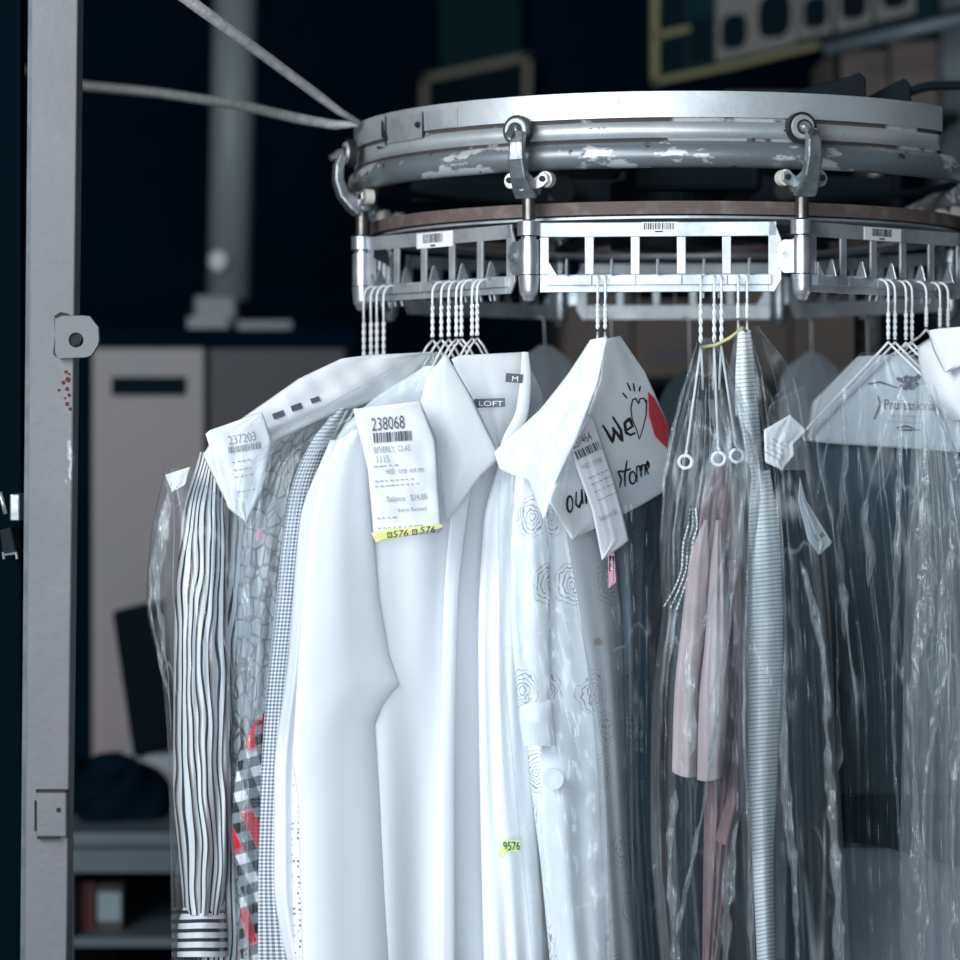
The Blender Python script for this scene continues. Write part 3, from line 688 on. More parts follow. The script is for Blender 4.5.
# gate leaf left of post with latch
gt = thing('dark_gate', 'dark blue sheet metal gate leaf at the left picture edge', 'gate', (P(-20, 480, 3.62).x, 3.62, 0))
MB().box(P(-150, 0, 3.62).x, P(23, 0, 3.62).x, 3.6, 3.63, .02, 2.6).build('leaf', plain('near_black_gate_paint', (.0004, .004, .007), .9, spec=.03), gt)
lt = thing('gate_latch', 'dull metal latch and hasp on the dark gate by the post', 'latch', P(12, 560, 3.56))
MB().box(P(11, 0, 3.56).x, P(21, 0, 3.56).x, 3.55, 3.60, P(0, 521, 3.56).z, P(0, 494, 3.56).z).build('bracket', M['castiron'], lt, bevel=.002)
MB().tube([P(0, 492, 3.55), P(5.5, 514, 3.55)], .003, 8).build('pin', M['chrome'], lt, True)
m = MB().prism([P(-1, 530, 3.55), P(11, 527, 3.55), P(17, 555, 3.55), P(3, 557, 3.55)], (0, .05, 0)); m.build('hasp', M['dark'], lt, bevel=.002)
m = MB()
for i in range(2): m.tube([P(3+i*13, 552, 3.548), P(4+i*13, 559, 3.548)], .0018, 6)
m.tube([P(3, 555, 3.548), P(17, 553, 3.548)], .0018, 6); m.build('hasp_edge', M['castiron'], lt)
# ---------------------------------------------------------------- hoses at the upper left
h = MB().tube([P(358, 122, 4.02), P(340, 112, 3.99), P(320, 97, 3.96), P(250, 45, 3.86), P(150, -28, 3.7)], [.004, .006, .0075, .0085, .009], 12)
o = h.build('braided_hose', M['cord'], None, True); setp(o, 'grey braided hose running from the band steeply up to the upper left', 'hose')
h = MB().tube([P(358, 124, 4.03), P(335, 125, 4.05), P(300, 119, 4.12), P(240, 105, 4.3), P(160, 93, 4.7), P(85, 86, 5.3), (P(-30, 55, 7.5))], [.004, .0075, .0085, .0085, .0085, .0085, .0085], 12)
o = h.build('braided_hose', M['cord'], None, True); setp(o, 'grey braided hose running level to the left behind the post', 'hose')
# ---------------------------------------------------------------- background, left side
cb = thing('pale_cabinet', 'pale enamel locker cabinet with a dark slot near its top', 'cabinet', (P(148, 0, 6.6).x, 6.6, 0))
zt = P(0, 348, 6.6).z
MB().box(P(92, 0, 6.6).x, P(204, 0, 6.6).x, 6.6, 7.0, 0, zt).build('cabinet_body', M['cabinet'], cb, bevel=.004)
MB().box(P(112, 0, 6.6).x, P(186, 0, 6.6).x, 6.59, 6.602, P(0, 395, 6.6).z, P(0, 377, 6.6).z).build('slot', M['sil'], cb)
def flat(Y): return lambda a, b: Y
text_on('lettering', 'MAYTAG', M['midink'], 127, 374, 7, flat(6.598), cb, w=34, off=0) if False else marks_on('lettering', [(i*5, 0, i*5+3.6, 7) for i in range(7)], M['greyink'], flat(6.598), cb, 0, 0, (127, 367))
o = MB().box(P(208, 0, 6.6).x, P(345, 0, 6.6).x, 6.62, 7.0, 0, zt).build('grey_cabinet', M['cabinet2'], None, bevel=.004); setp(o, 'mid grey cabinet to the right of the pale locker cabinet', 'cabinet')
o = MB().box(P(66, 0, 6.7).x, P(92, 0, 6.7).x, 6.7, 7.0, 0, zt).build('dark_cabinet', M['wall'], None); setp(o, 'very dark narrow cabinet left of the pale locker cabinet', 'cabinet')
sf = MB().box(P(20, 0, 7.2).x, P(360, 0, 7.2).x, 7.12, 7.6, 0, P(0, 331, 7.2).z).build('dark_machine', M['wall'], None); setp(sf, 'dark machine housing behind the cabinets with a pole on top', 'machine')
pl = thing('grey_pole', 'grey green painted pole with a pale knob, blurred at upper left', 'pole', (P(231, 0, 7.3).x, 7.3, P(0, 331, 7.2).z))
MB().tube([P(229, 300, 7.3), P(236, -60, 7.3)], .060, 24).build('shaft', M['pole'], pl, True)
MB().box(P(196, 0, 7.3).x, P(238, 0, 7.3).x, 7.24, 7.36, P(0, 330, 7.3).z, P(0, 296, 7.3).z).build('foot', M['pole'], pl, bevel=.01)
MB().box(P(190, 0, 7.2).x, P(230, 0, 7.2).x, 7.14, 7.30, P(0, 329, 7.2).z, P(0, 318, 7.2).z).build('base_flange', M['tube'], pl)
MB().box(P(240, 0, 7.2).x, P(293, 0, 7.2).x, 7.13, 7.25, P(0, 330, 7.2).z, P(0, 322, 7.2).z).build('base_flange', M['tube'], pl)
m = MB(); c = P(219, 261, 7.22)
for i in range(8):
    a = math.pi*i/8; m.tube([c+Vector((0, -.0, 0))+Vector((0, 0, -.028*math.cos(a))), c+Vector((0, 0, -.028*math.cos(a+math.pi/8)))], [.001+.028*math.sin(a), .001+.028*math.sin(a+math.pi/8)], 16)
m.build('knob', M['whitecloth'], pl, True)
# counter
ct = thing('counter', 'grey counter desk with an open shelf below at lower left', 'counter', (P(60, 0, 5.5).x, 5.6, 0)); zc_ = .668
MB().box(P(-120, 0, 5.45).x, P(330, 0, 5.45).x, 5.45, 6.3, zc_-.03, zc_).build('worktop', M['counter'], ct, bevel=.006)
MB().box(P(-120, 0, 5.47).x, P(330, 0, 5.47).x, 5.47, 5.49, zc_-.085, zc_-.03).build('apron', M['counter'], ct)
MB().box(P(-120, 0, 5.5).x, P(330, 0, 5.5).x, 5.48, 6.2, P(0, 945, 5.5).z, P(0, 936, 5.5).z).build('shelf', M['counter'], ct)
MB().box(P(66, 0, 5.48).x, P(72, 0, 5.48).x, 5.48, 6.2, 0, zc_-.03).build('side_panel', M['counter'], ct)
MB().box(P(-120, 0, 5.48).x, P(-115, 0, 5.48).x, 5.5, 6.2, 0, zc_-.03).build('side_panel', M['counter'], ct)
MB().box(P(326, 0, 5.48).x, P(330, 0, 5.48).x, 5.5, 6.2, 0, zc_-.03).build('side_panel', M['counter'], ct)
MB().box(P(-120, 0, 5.48).x, P(330, 0, 5.48).x, 6.19, 6.21, 0, zc_-.03).build('back_panel', M['wall'], ct)
zs = P(0, 936, 5.5).z
for (x0, x1, y0, mt, lab) in ((97, 122, 884, 'box2', 'small box with a pale label on the counter shelf'), (80, 95, 882, 'red', 'small dark red box on the counter shelf beside the pale one')):
    Y = 5.56; b = thing('small_box', lab, 'box', (P((x0+x1)/2, 0, Y).x, Y+.05, zs))
    MB().box(P(x0, 0, Y).x, P(x1, 0, Y).x, Y, Y+.1, zs, P(0, y0, Y).z).build('carton', M[mt] if mt == 'box2' else plain('dark_red_card', (.08, .01, .015)), b)
    if mt == 'box2': MB().box(P(x0+1, 0, Y).x, P(x1-1, 0, Y).x, Y-.002, Y, zs+.02, P(0, y0+8, Y).z).build('paper_label', plain('pale_label', (.22, .28, .32)), b)
mn = thing('monitor', 'black slanted monitor seen edge on at the counter', 'monitor', (P(150, 0, 5.9).x, 5.9, zc_))
MB().prism([P(112, 612, 5.9), P(160, 600, 5.9), P(180, 748, 5.9), P(133, 757, 5.9)], (0, .06, 0)).build('screen_case', M['black'], mn, bevel=.006)
m = MB().cyl((P(158, 0, 5.93).x, 5.95, zc_), (P(158, 0, 5.93).x, 5.95, zc_+.10), .03); m.build('stand', M['black'], mn)
def heap(name, cx, cy, Y, rx, ry, rz, mat, label, cat, seed, zbase=None):
    r = random.Random(seed); vs = []; fs = []; nu, nv = 36, 18; c = P(cx, cy, Y); zb_ = zbase if zbase is not None else zc_
    ph = [(r.uniform(1, 5), r.uniform(1, 5), r.uniform(0, 6)) for _ in range(6)]
    for i in range(nv+1):
        a = math.pi/2*i/nv
        for j in range(nu):
            b = 2*math.pi*j/nu; k = 1+sum(math.sin(p[0]*2*b*0+round(p[0])*b+p[2]+p[1]*a) for p in ph)*.06
            vs.append((c.x+rx*math.sin(a)*math.cos(b)*k, Y+ry*math.sin(a)*math.sin(b)*k, zb_+rz*math.cos(a)**.8*k if i < nv else zb_))
    for i in range(nv):
        for j in range(nu): fs.append((i*nu+j, (i+1)*nu+j, (i+1)*nu+(j+1) % nu, i*nu+(j+1) % nu))
    o = mobj(name, vs, fs, mat); setp(o, label, cat); return o
heap('black_cloth', 122, 800, 5.75, .12, .14, .10, M['blackcloth'], 'black crumpled cloth heap on the counter', 'cloth', 4)
heap('black_bag', 84, 790, 6.0, .06, .1, .075, M['blackcloth'], 'small dark bag on the counter left of the cloth heap', 'bag', 6)
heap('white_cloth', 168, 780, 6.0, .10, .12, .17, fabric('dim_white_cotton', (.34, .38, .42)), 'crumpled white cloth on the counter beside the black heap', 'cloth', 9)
# ---------------------------------------------------------------- background, top and right
tp = MB().box(P(437, 0, 8.2).x, P(524, 0, 8.2).x, 8.2, 8.25, P(0, 66, 8.2).z, P(0, -60, 8.2).z).build('wall_panel', M['teal'], None); setp(tp, 'dark teal panel on the back wall above the tilted frame', 'panel')
tp.location.y += .7
fr = thing('tilted_frame', 'olive framed dark board, blurred behind the band at top centre', 'picture frame', P(476, 120, 8.85))
def bar(a, b, w, Y, mb, d=.02):
    p0, p1 = P(*a, Y), P(*b, Y); dr = (p1-p0).normalized(); n_ = Vector((-dr.z, 0, dr.x))*w/F*Y/2
    mb.prism([p0-n_, p1-n_, p1+n_, p0+n_], (0, d, 0))
m = MB(); bar((422, 79), (531, 56), 7, 8.85, m); bar((425, 76), (423, 150), 7, 8.85, m); bar((528, 54), (526, 140), 7, 8.85, m); bar((421, 148), (529, 138), 7, 8.85, m); m.build('frame_rail', M['olive'], fr)
m = MB().prism([P(425, 80, 8.86), P(529, 58, 8.86), P(527, 138, 8.86), P(423, 148, 8.86)], (0, .14, 0)); m.build('board', M['sil'], fr)
pb = thing('picture_board', 'mustard framed board of small pictures, blurred at upper right', 'picture board', P(780, 60, 7.2))
pb_p = lambda x, y, dy=0: P(x, y, 7.2+dy)
m = MB().prism([pb_p(655, -60, .02), pb_p(935, -60, .02), pb_p(935, 24, .02), pb_p(655, 80, .02)], (0, .02, 0)); m.build('backing', M['teal'], pb)
m = MB(); bar((655, -60), (655, 82), 8, 7.2, m); bar((655, 36), (690, 28), 6, 7.2, m); bar((652, 82), (730, 66), 6, 7.2, m); bar((730, 66), (940, 16), 6, 7.2, m); m.build('frame_rail', M['yellowframe'], pb)
for (x0, x1, yt, yb) in ((716, 752, -50, 62), (752, 797, -50, 54), (799, 832, -50, 40), (836, 872, -50, 32), (876, 915, -50, 22)):
    c_ = MB().prism([pb_p(x0, yt, .012), pb_p(x1, yt, .012), pb_p(x1, yb-(x1-x0)*.24, .012), pb_p(x0, yb, .012)], (0, .006, 0)).build('picture', M['card'], pb)
    w_ = x1-x0; cx_ = (x0+x1)/2; hh = w_*.36
    n_ = 18; cy_ = yb-w_*.85
    MB().prism([pb_p(cx_+hh*math.copysign(abs(math.cos(t))**.6, math.cos(t)), cy_+hh*1.35*math.copysign(abs(math.sin(t))**.6, math.sin(t))-(hh*math.cos(t))*.2, .008) for t in [2*math.pi*i/n_ for i in range(n_)]], (0, .004, 0)).build('dark_figure', M['sil'], c_)
for (x0, x1, y0, y1) in ((662, 684, -30, 28), (662, 684, 42, 72), (690, 712, 20, 62)):
    MB().prism([pb_p(x0, y0, .012), pb_p(x1, y0-4, .012), pb_p(x1, y1-4, .012), pb_p(x0, y1, .012)], (0, .004, 0)).build('dark_picture', M['sil'], pb)
lt_ = thing('tube_lamp', 'unlit pale tube lamp hanging under the picture board at upper right', 'lamp', P(890, 50, 6.8))
MB().tube([P(826, 50, 6.8), P(985, 14, 6.6)], .017, 14).build('tube', M['tube'], lt_, True)
m = MB(); bar((822, 41), (990, 3), 6, 6.9, m, .05); m.build('housing', M['dark'], lt_)
MB().tube([P(836, 46, 6.8), P(837, 82, 6.8)], .012, 8).build('bracket_arm', M['dark'], lt_)
for i, (x0, x1, yt, lab) in enumerate(((725, 829, 62, 'long low brown carton on the high shelf, leftmost of three'), (831, 888, 50, 'brown carton on the high shelf, middle of three'), (891, 938, 40, 'brown carton on the high shelf, rightmost of three'))):
    b = MB().box(P(x0, 0, 7.0).x, P(x1, 0, 7.0).x, 7.0, 7.4, P(0, 112, 7.0).z, P(0, yt+(30 if i == 0 else 0), 7.0).z).build('carton', M['box'], None, bevel=.004); setp(b, lab, 'box', 'cartons on the high shelf')
sh = MB().box(P(560, 0, 7.0).x, P(960, 0, 7.0).x, 6.98, 7.5, P(0, 122, 7.0).z, P(0, 112, 7.0).z).build('high_shelf', M['dark'], None); setp(sh, 'dark high shelf behind the track carrying brown cartons', 'shelf')
o = MB().box(P(941, 0, 7.6).x, P(990, 0, 7.6).x, 7.6, 7.8, 0, 3.9).build('trim_1', M['pillar'], None); o['kind'] = 'structure'
# low shelf of beige boxes
ls = thing('storage_rack', 'dark storage rack behind the conveyor carrying a row of beige boxes', 'rack', (P(730, 0, 6.5).x, 6.5, 0))
MB().box(P(548, 0, 6.5).x, P(900, 0, 6.5).x, 6.5, 7.1, P(0, 386, 6.5).z, P(0, 377, 6.5).z).build('shelf_board', M['dark'], ls)
for x in (548, 893): MB().box(P(x, 0, 6.5).x, P(x+7, 0, 6.5).x, 6.5, 7.1, 0, P(0, 100, 6.5).z).build('upright', M['dark'], ls)
for i, (x0, x1, yt) in enumerate(((556, 632, 292), (634, 716, 300), (718, 790, 288), (792, 862, 296))):
    b = thing('storage_box', 'beige storage box in the row under the slotted panel, %s from left' % ordn[i], 'box', (P((x0+x1)/2, 0, 6.6).x, 6.6, P(0, 377, 6.5).z), 0, 'beige boxes on the rack')
    MB().box(P(x0, 0, 6.55).x, P(x1, 0, 6.55).x, 6.55, 7.0, P(0, 377, 6.5).z, P(0, yt, 6.55).z).build('carton', M['box'], b, bevel=.004)
    if i == 1: marks_on('lettering', [(k*6, 0, k*6+4.5, 10) for k in range(9)], M['midink'], flat(6.548), b, 0, 0, (648, 350))
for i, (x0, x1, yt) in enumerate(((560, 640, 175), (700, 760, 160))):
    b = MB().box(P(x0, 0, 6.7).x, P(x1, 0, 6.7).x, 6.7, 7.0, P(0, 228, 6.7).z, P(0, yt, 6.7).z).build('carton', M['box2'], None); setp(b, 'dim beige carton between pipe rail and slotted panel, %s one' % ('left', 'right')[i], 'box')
o = MB().box(P(555, 0, 6.6).x, P(893, 0, 6.6).x, 6.6, 7.05, P(0, 238, 6.6).z, P(0, 228, 6.6).z).build('middle_shelf', M['dark'], ls)
# ---------------------------------------------------------------- garments, far side of the conveyor
for i, (cx, w_, yt, mt, Y) in enumerate(((545, 70, 345, 'offgrey', 4.5), (612, 60, 362, 'grey', 4.62), (690, 60, 370, 'darkgrey', 4.6), (812, 66, 352, 'offgrey', 4.62), (868, 60, 375, 'darkgrey', 4.58))):
    t = thing('covered_garment', 'dim shirt shoulder hanging on the far side, %s from the left of five' % ordn[i], 'garment', P(cx, 900, Y), 0, 'garments on the far side')
    cloth('garment_body', M[mt], [(cx-6, yt), (cx-w_*.5, yt+26), (cx-w_*.6, 960)], [(cx+6, yt), (cx+w_*.5, yt+26), (cx+w_*.6, 960)], (cx-50, Y, cx+50, Y+.04), .08, t, .008, 5, seed=40+i, nU=24, nV=40)
    h_ = MB().tube([P(cx, yt+2, Y), P(cx-1, 322, Y), P(cx-4, 316, Y), P(cx-9, 318, Y)], .0016, 6); h_.build('hook', M['wire'], t, True)

# ---------------------------------------------------------------- garments, left bundle (front blouse nearest)
DL = lambda k: (300, 3.52+k, 520, 3.70+k)          # hanging plane of layer k
# 1 striped shirt
t = thing('striped_shirt', 'black and white vertically striped shirt, leftmost garment under clear film', 'shirt', P(215, 960, 3.78))
cloth('shirt_body', M['stripe'], [(234, 440), (205, 500), (196, 600), (192, 760), (198, 985)], [(262, 440), (268, 520), (266, 640), (262, 800), (264, 985)], (200, 3.68, 270, 3.74), .09, t, .010, 6, seed=3, uvw=.13)
cloth('sleeve', M['stripe'], [(200, 452), (182, 520), (174, 640), (173, 780), (179, 860), (184, 915)], [(226, 452), (226, 520), (228, 640), (232, 780), (230, 860), (222, 915)], (170, 3.62, 235, 3.65), .075, t, .011, 7, seed=5, uvw=.105)
cu, yfc = cloth('cuff', M['stripecuff'], [(184, 905), (178, 925), (177, 957)], [(223, 905), (227, 925), (228, 957)], (170, 3.615, 235, 3.645), .08, t, .002, 5, seed=6, nV=24)
# 2 printed and plaid garments
cloth('leaf_print_shirt', M['leafy'], [(300, 410), (268, 450), (244, 520), (236, 640), (232, 760), (238, 985)], [(330, 410), (304, 450), (296, 520), (282, 640), (272, 760), (280, 985)], (230, 3.66, 300, 3.72), .06, None, .008, 6, seed=8, label='grey leaf print shirt between the striped shirt and the tiny gingham shirt', cat='shirt')
cloth('plaid_shirt', M['plaid'], [(258, 715), (238, 760), (232, 830), (240, 900), (236, 985)], [(266, 715), (268, 760), (268, 850), (262, 985)], (230, 3.575, 300, 3.65), .05, None, .006, 4, seed=9, nV=50, label='red, black and white plaid shirt low between striped and gingham shirts', cat='shirt')
cloth('gingham_shirt', M['gingham'], [(340, 408), (312, 440), (288, 500), (276, 600), (264, 720), (256, 850), (252, 985)], [(347, 408), (332, 440), (318, 500), (306, 600), (295, 720), (292, 850), (310, 985)], (250, 3.59, 330, 3.66), .05, None, .003, 3, seed=10, label='shirt in tiny navy and white gingham, just left of the white blouse', cat='shirt')
cloth('pale_shirt', M['white2'], [(330, 440), (300, 520), (288, 660), (274, 780), (274, 880), (292, 985)], [(370, 440), (340, 520), (318, 660), (312, 780), (318, 985)], (270, 3.575, 340, 3.63), .05, None, .005, 4, seed=11, label='plain bluish white shirt between the gingham shirt and the white blouse', cat='shirt')
cloth('dotted_shirt', M['dots'], [(345, 425), (318, 500), (304, 640), (292, 820), (294, 985)], [(380, 425), (345, 500), (330, 640), (322, 820), (322, 985)], (280, 3.565, 340, 3.61), .04, None, .004, 3, seed=12, label='white shirt with small grey dots, its edge showing left of the blouse', cat='shirt')
# 3 white blouse
bl = thing('white_blouse', 'large white open necked blouse with a sharp pointed collar, front of the left bundle', 'blouse', P(410, 980, 3.6))
body, yb_ = cloth('blouse_body', M['white'], [(425, 366), (372, 400), (336, 440), (318, 500), (306, 620), (302, 780), (308, 985)], [(530, 366), (545, 400), (545, 440), (535, 520), (535, 640), (545, 800), (550, 985)], (300, 3.52, 540, 3.72), .12, bl, .011, 7, seed=21, nU=70, nV=90)
cloth('sleeve', M['white'], [(352, 430), (334, 448), (322, 474), (312, 515), (305, 570), (298, 660), (292, 760), (298, 800), (303, 985)], [(368, 430), (370, 500), (380, 600), (390, 655), (400, 684), (386, 702), (375, 724), (381, 800), (392, 985)], (300, 3.47, 400, 3.545), .04, bl, .003, 3, seed=22, nU=50, nV=160, straight=True)
cloth('placket', M['white'], [(474, 448), (453, 500), (443, 620), (440, 800), (440, 985)], [(488, 448), (470, 500), (458, 620), (455, 800), (456, 985)], (440, 3.560, 490, 3.585), .012, bl, .001, 2, seed=23, nU=12)
cloth('front_panel', M['white'], [(500, 460), (484, 520), (478, 640), (480, 800), (484, 985)], [(530, 448), (530, 520), (528, 640), (536, 800), (545, 985)], (480, 3.575, 545, 3.62), .05, bl, .008, 4, seed=29, nU=30)
yk, yy = polysheet('back_yoke', M['white2'], [(450, 356), (526, 352), (528, 400), (515, 440), (500, 458), (478, 420)], (450, 3.60, 530, 3.64), bl, th=.02)
cl, ycl = polysheet('collar', M['white'], [(446, 355), (470, 395), (500, 457), (478, 478), (448, 520), (440, 470), (418, 412), (428, 375)], (430, 3.515, 500, 3.545), bl, th=.012, fold=.0005, solid=.003)
cl2, _ = cloth('collar_stand', M['white'], [(522, 352), (520, 380), (516, 410), (502, 440), (497, 462)], [(529, 352), (532, 380), (530, 410), (520, 440), (512, 462)], (495, 3.545, 535, 3.565), .008, bl, .0005, 1, seed=25, nU=8, nV=30)
lb = marks_on('neck_label', [(0, 0, 31, 9)], plain('slate_label', (.10, .12, .15), .6), flat(3.560), bl, 0, -2, (474, 399))
text_on('lettering', 'LOFT', M['white2'], 479, 406, 5, flat(3.558), lb, w=24, off=0)
lb = marks_on('size_tab', [(0, 0, 17, 9)], M['midink'], flat(3.555), bl, 0, 4, (506, 373))
text_on('lettering', 'M', M['white2'], 512, 381, 5, flat(3.553), lb, w=6, off=0, ang=4)
# small yellow tag low on the front
tg = marks_on('marking_tag', [(0, 0, 19, 11)], plain('lime_tag', (.62, .78, .34)), lambda a, b: 3.535, None, 0, -3, (502, 841)); setp(tg, 'small lime tag reading 576 low on the white blouse', 'tag')
text_on('lettering', '9576', M['ink'], 503.5, 850.5, 8.5, flat(3.533), tg, w=16.5, ang=-2, off=0)
marks_on('curled_end', [(0, 0, 7, 9)], M['neon'], lambda a, b: 3.531, tg, 0, 12, (500, 848))
# tickets -----------------------------------------------------------------
tk, yt = polysheet('paper_ticket', M['ticket'], [(353, 406), (366, 408), (420, 400), (436, 440), (441, 520), (443, 533), (374, 538), (368, 470)], (350, 3.445, 445, 3.47), th=.010, fold=.0012, wr=.002, label='laundry ticket numbered 238068 pinned on the white blouse', cat='ticket')
text_on('lettering', '238068', M['midink'], 372, 431, 13, yt, tk, w=33, ang=-5)
barcode(yt, tk, 373, 433, 38, 10, -4, M['midink'], 5)
text_on('lettering', 'BEVERLY, CLAS', M['greyink'], 374, 454, 7, yt, tk, w=36, ang=-4)
text_on('lettering', '1115', M['greyink'], 377, 463, 7, yt, tk, w=12, ang=-4)
text_on('lettering', 'WED  10/08  4:00 PM', M['greyink'], 385, 474, 4.5, yt, tk, w=38, ang=-3)
text_on('lettering', 'Balance   $14.80', M['greyink'], 387, 503, 7, yt, tk, w=40, ang=-4)
text_on('lettering', 'Items Racked', M['greyink'], 398, 512, 4, yt, tk, w=28, ang=-4)
rr = random.Random(2)
marks_on('fine_print', [(x, y, x+w_, y+1.1) for y, xs in ((4, 30), (19, 44), (24, 50), (56, 24), (66, 50)) for x, w_ in [(k*5.2, rr.uniform(2, 4.4)) for k in range(int(xs/5.2))]], M['greyink'], yt, tk, .0022, -4, (373, 462))
st = polysheet('marking_strip', M['neon'], [(371, 533), (385, 530), (441, 524), (444, 527), (435, 530), (376, 542)], (370, 3.435, 445, 3.46), th=.002, fold=.0004, label='narrow yellow marking strip reading 576 576 across the ticket foot', cat='tag')
text_on('lettering', '□576'.replace('□', ''), M['ink'], 393, 537.5, 6.6, st[1], st[0], w=15, ang=-5, shear=.2, off=.001)
text_on('lettering', '576', M['ink'], 420, 533.5, 6.6, st[1], st[0], w=15, ang=-4, shear=.2, off=.001)
for x, y in ((387, 532.5), (412, 529.5)):
    marks_on('square_mark', [(0, 0, 5, 1), (0, 4.4, 5, 5.4), (0, 0, 1, 5.4), (4, 0, 5, 5.4), (2, 2, 3, 3.2)], M['ink'], st[1], st[0], .001, -5, (x, y))
# paper shoulder cape of the left bundle
cp, ycp = polysheet('shoulder_cape', M['paper'], [(248, 414), (300, 378), (345, 357), (385, 354), (432, 352), (400, 392), (330, 416), (272, 442), (258, 470), (245, 522), (225, 500), (203, 455), (212, 440)], (203, 3.60, 432, 3.80), th=.03, fold=.004, nf=3, nU=40, nV=50, wr=.004, label='white paper shoulder cape over the leftmost garments', cat='garment cape')
tk, yt = polysheet('paper_ticket', M['ticket'], [(205, 432), (262, 412), (272, 440), (262, 490), (246, 522), (228, 508)], (203, 3.54, 270, 3.58), th=.012, fold=.002, wr=.003, label='faded laundry ticket numbered 237203 on the left paper cape', cat='ticket')
text_on('lettering', '237203', M['greyink'], 229, 445, 9, yt, tk, w=28, ang=-10)
barcode(yt, tk, 228, 447, 34, 6.5, -9, M['greyink'], 8)
marks_on('fine_print', [(x, y, x+w_, y+1) for y in (0, 8, 15, 30) for x, w_ in [(k*5.2, rr.uniform(2, 4)) for k in range(4)]], M['greyink'], yt, tk, .0022, -9, (232, 462))
o = marks_on('dark_print', [(0, 0, 12, 6), (20, -1, 31, 5), (41, -1, 50, 4)], M['midink'], ycp, cp, .003, -20, (272, 414))
o, _ = polysheet('pink_slip', M['pinktag'], [(405-148, 530), (263, 528), (262, 540), (256, 541)], (250, 3.54, 270, 3.55), th=.002, label='tiny pink slip beside the left ticket', cat='tag')
# film over the left bundle
cloth('film_cover', M['film'], [(165, 468), (150, 540), (146, 600), (162, 680), (168, 760), (172, 985)], [(190, 468), (250, 540), (262, 640), (262, 760), (258, 985)], (150, 3.56, 300, 3.62), .15, None, .012, 8, seed=31, sharp=.6, nU=90, nV=90, wr=.0015, label='clear plastic garment cover hanging over the striped shirt at far left', cat='garment cover')
cloth('film_cover', M['filmmilk'], [(418, 352), (350, 392), (300, 420), (262, 450), (240, 480), (232, 560), (236, 640), (240, 720)], [(446, 352), (430, 390), (400, 412), (345, 436), (310, 460), (288, 560), (275, 640), (262, 720)], (240, 3.50, 450, 3.56), .07, None, .012, 9, seed=33, sharp=.6, nU=70, nV=80, wr=.0015, grow=.3, label='wrinkled clear film running over the shoulders between cape and white blouse', cat='garment cover')
o, _ = polysheet('folded_hang_tag', M['paper'], [(165, 475), (190, 467), (186, 484), (172, 492)], (160, 3.57, 190, 3.58), th=.004, label='small white tag sticking out at the left film edge', cat='tag')

# ---------------------------------------------------------------- centre bundle
DC = 3.45
em = thing('embroidered_shirt', 'white shirt with rose embroidery below the plain paper cape', 'shirt', P(560, 985, 3.55))
cloth('shirt_body', M['roses'], [(515, 470), (512, 560), (522, 680), (530, 780), (540, 860), (552, 985)], [(560, 470), (582, 560), (600, 680), (608, 780), (596, 880), (606, 985)], (510, 3.56, 610, 3.62), .09, em, .008, 4, seed=51, nU=50, uvw=.16)
cloth('outer_sleeve', M['roses'], [(528, 470), (512, 520), (510, 600), (518, 705)], [(540, 470), (548, 520), (550, 600), (551, 705)], (510, 3.505, 555, 3.52), .03, em, .004, 3, seed=52, uvw=.07)
cloth('cuff', M['white'], [(521, 700), (519, 714), (523, 746)], [(552, 700), (553, 714), (556, 738)], (510, 3.50, 555, 3.515), .035, em, .001, 3, seed=53, nV=16)
cloth('front_flap', M['roses'], [(548, 480), (530, 600), (534, 700), (545, 772)], [(555, 480), (592, 600), (598, 700), (606, 786)], (510, 3.525, 610, 3.57), .03, em, .005, 3, seed=54, uvw=.1)
cloth('sleeve_back', M['white'], [(545, 700), (540, 800), (560, 985)], [(600, 700), (606, 800), (612, 985)], (510, 3.50, 610, 3.58), .05, em, .005, 3, seed=55)
c = P(553, 779, 3.50); MB().cyl(c, c+Vector((.0, -.004, 0)), .014, n=28).build('large_button', M['white'], em)
# translucent film over embroidered shirt (thin, left)
gs = thing('grey_print_shirt', 'grey rose print shirt hanging right of the embroidered white one', 'shirt', P(605, 985, 3.62))
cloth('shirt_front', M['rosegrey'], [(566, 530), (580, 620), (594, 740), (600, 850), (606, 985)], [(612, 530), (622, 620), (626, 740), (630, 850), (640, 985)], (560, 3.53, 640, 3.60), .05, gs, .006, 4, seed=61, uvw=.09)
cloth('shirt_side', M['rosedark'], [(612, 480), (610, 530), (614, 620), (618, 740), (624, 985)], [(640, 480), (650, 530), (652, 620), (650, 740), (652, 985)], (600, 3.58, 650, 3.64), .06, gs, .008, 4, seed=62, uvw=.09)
c = P(598, 642, 3.50); MB().cyl(c, c+Vector((0, -.003, 0)), .005, n=16).build('button', M['olive'], gs)
cloth('navy_garment', M['navy'], [(652, 470), (645, 500), (640, 600), (636, 760), (640, 985)], [(660, 470), (667, 500), (668, 600), (664, 760), (668, 985)], (630, 3.60, 670, 3.64), .09, None, .008, 4, seed=63, label='narrow navy garment in the gap right of the grey print shirt', cat='garment')
cloth('pale_hem_garment', M['offgrey'], [(600, 760), (605, 850), (610, 985)], [(650, 760), (655, 850), (660, 985)], (600, 3.66, 660, 3.70), .05, None, .006, 4, seed=64, label='pale grey garment low behind the grey print shirt', cat='garment')
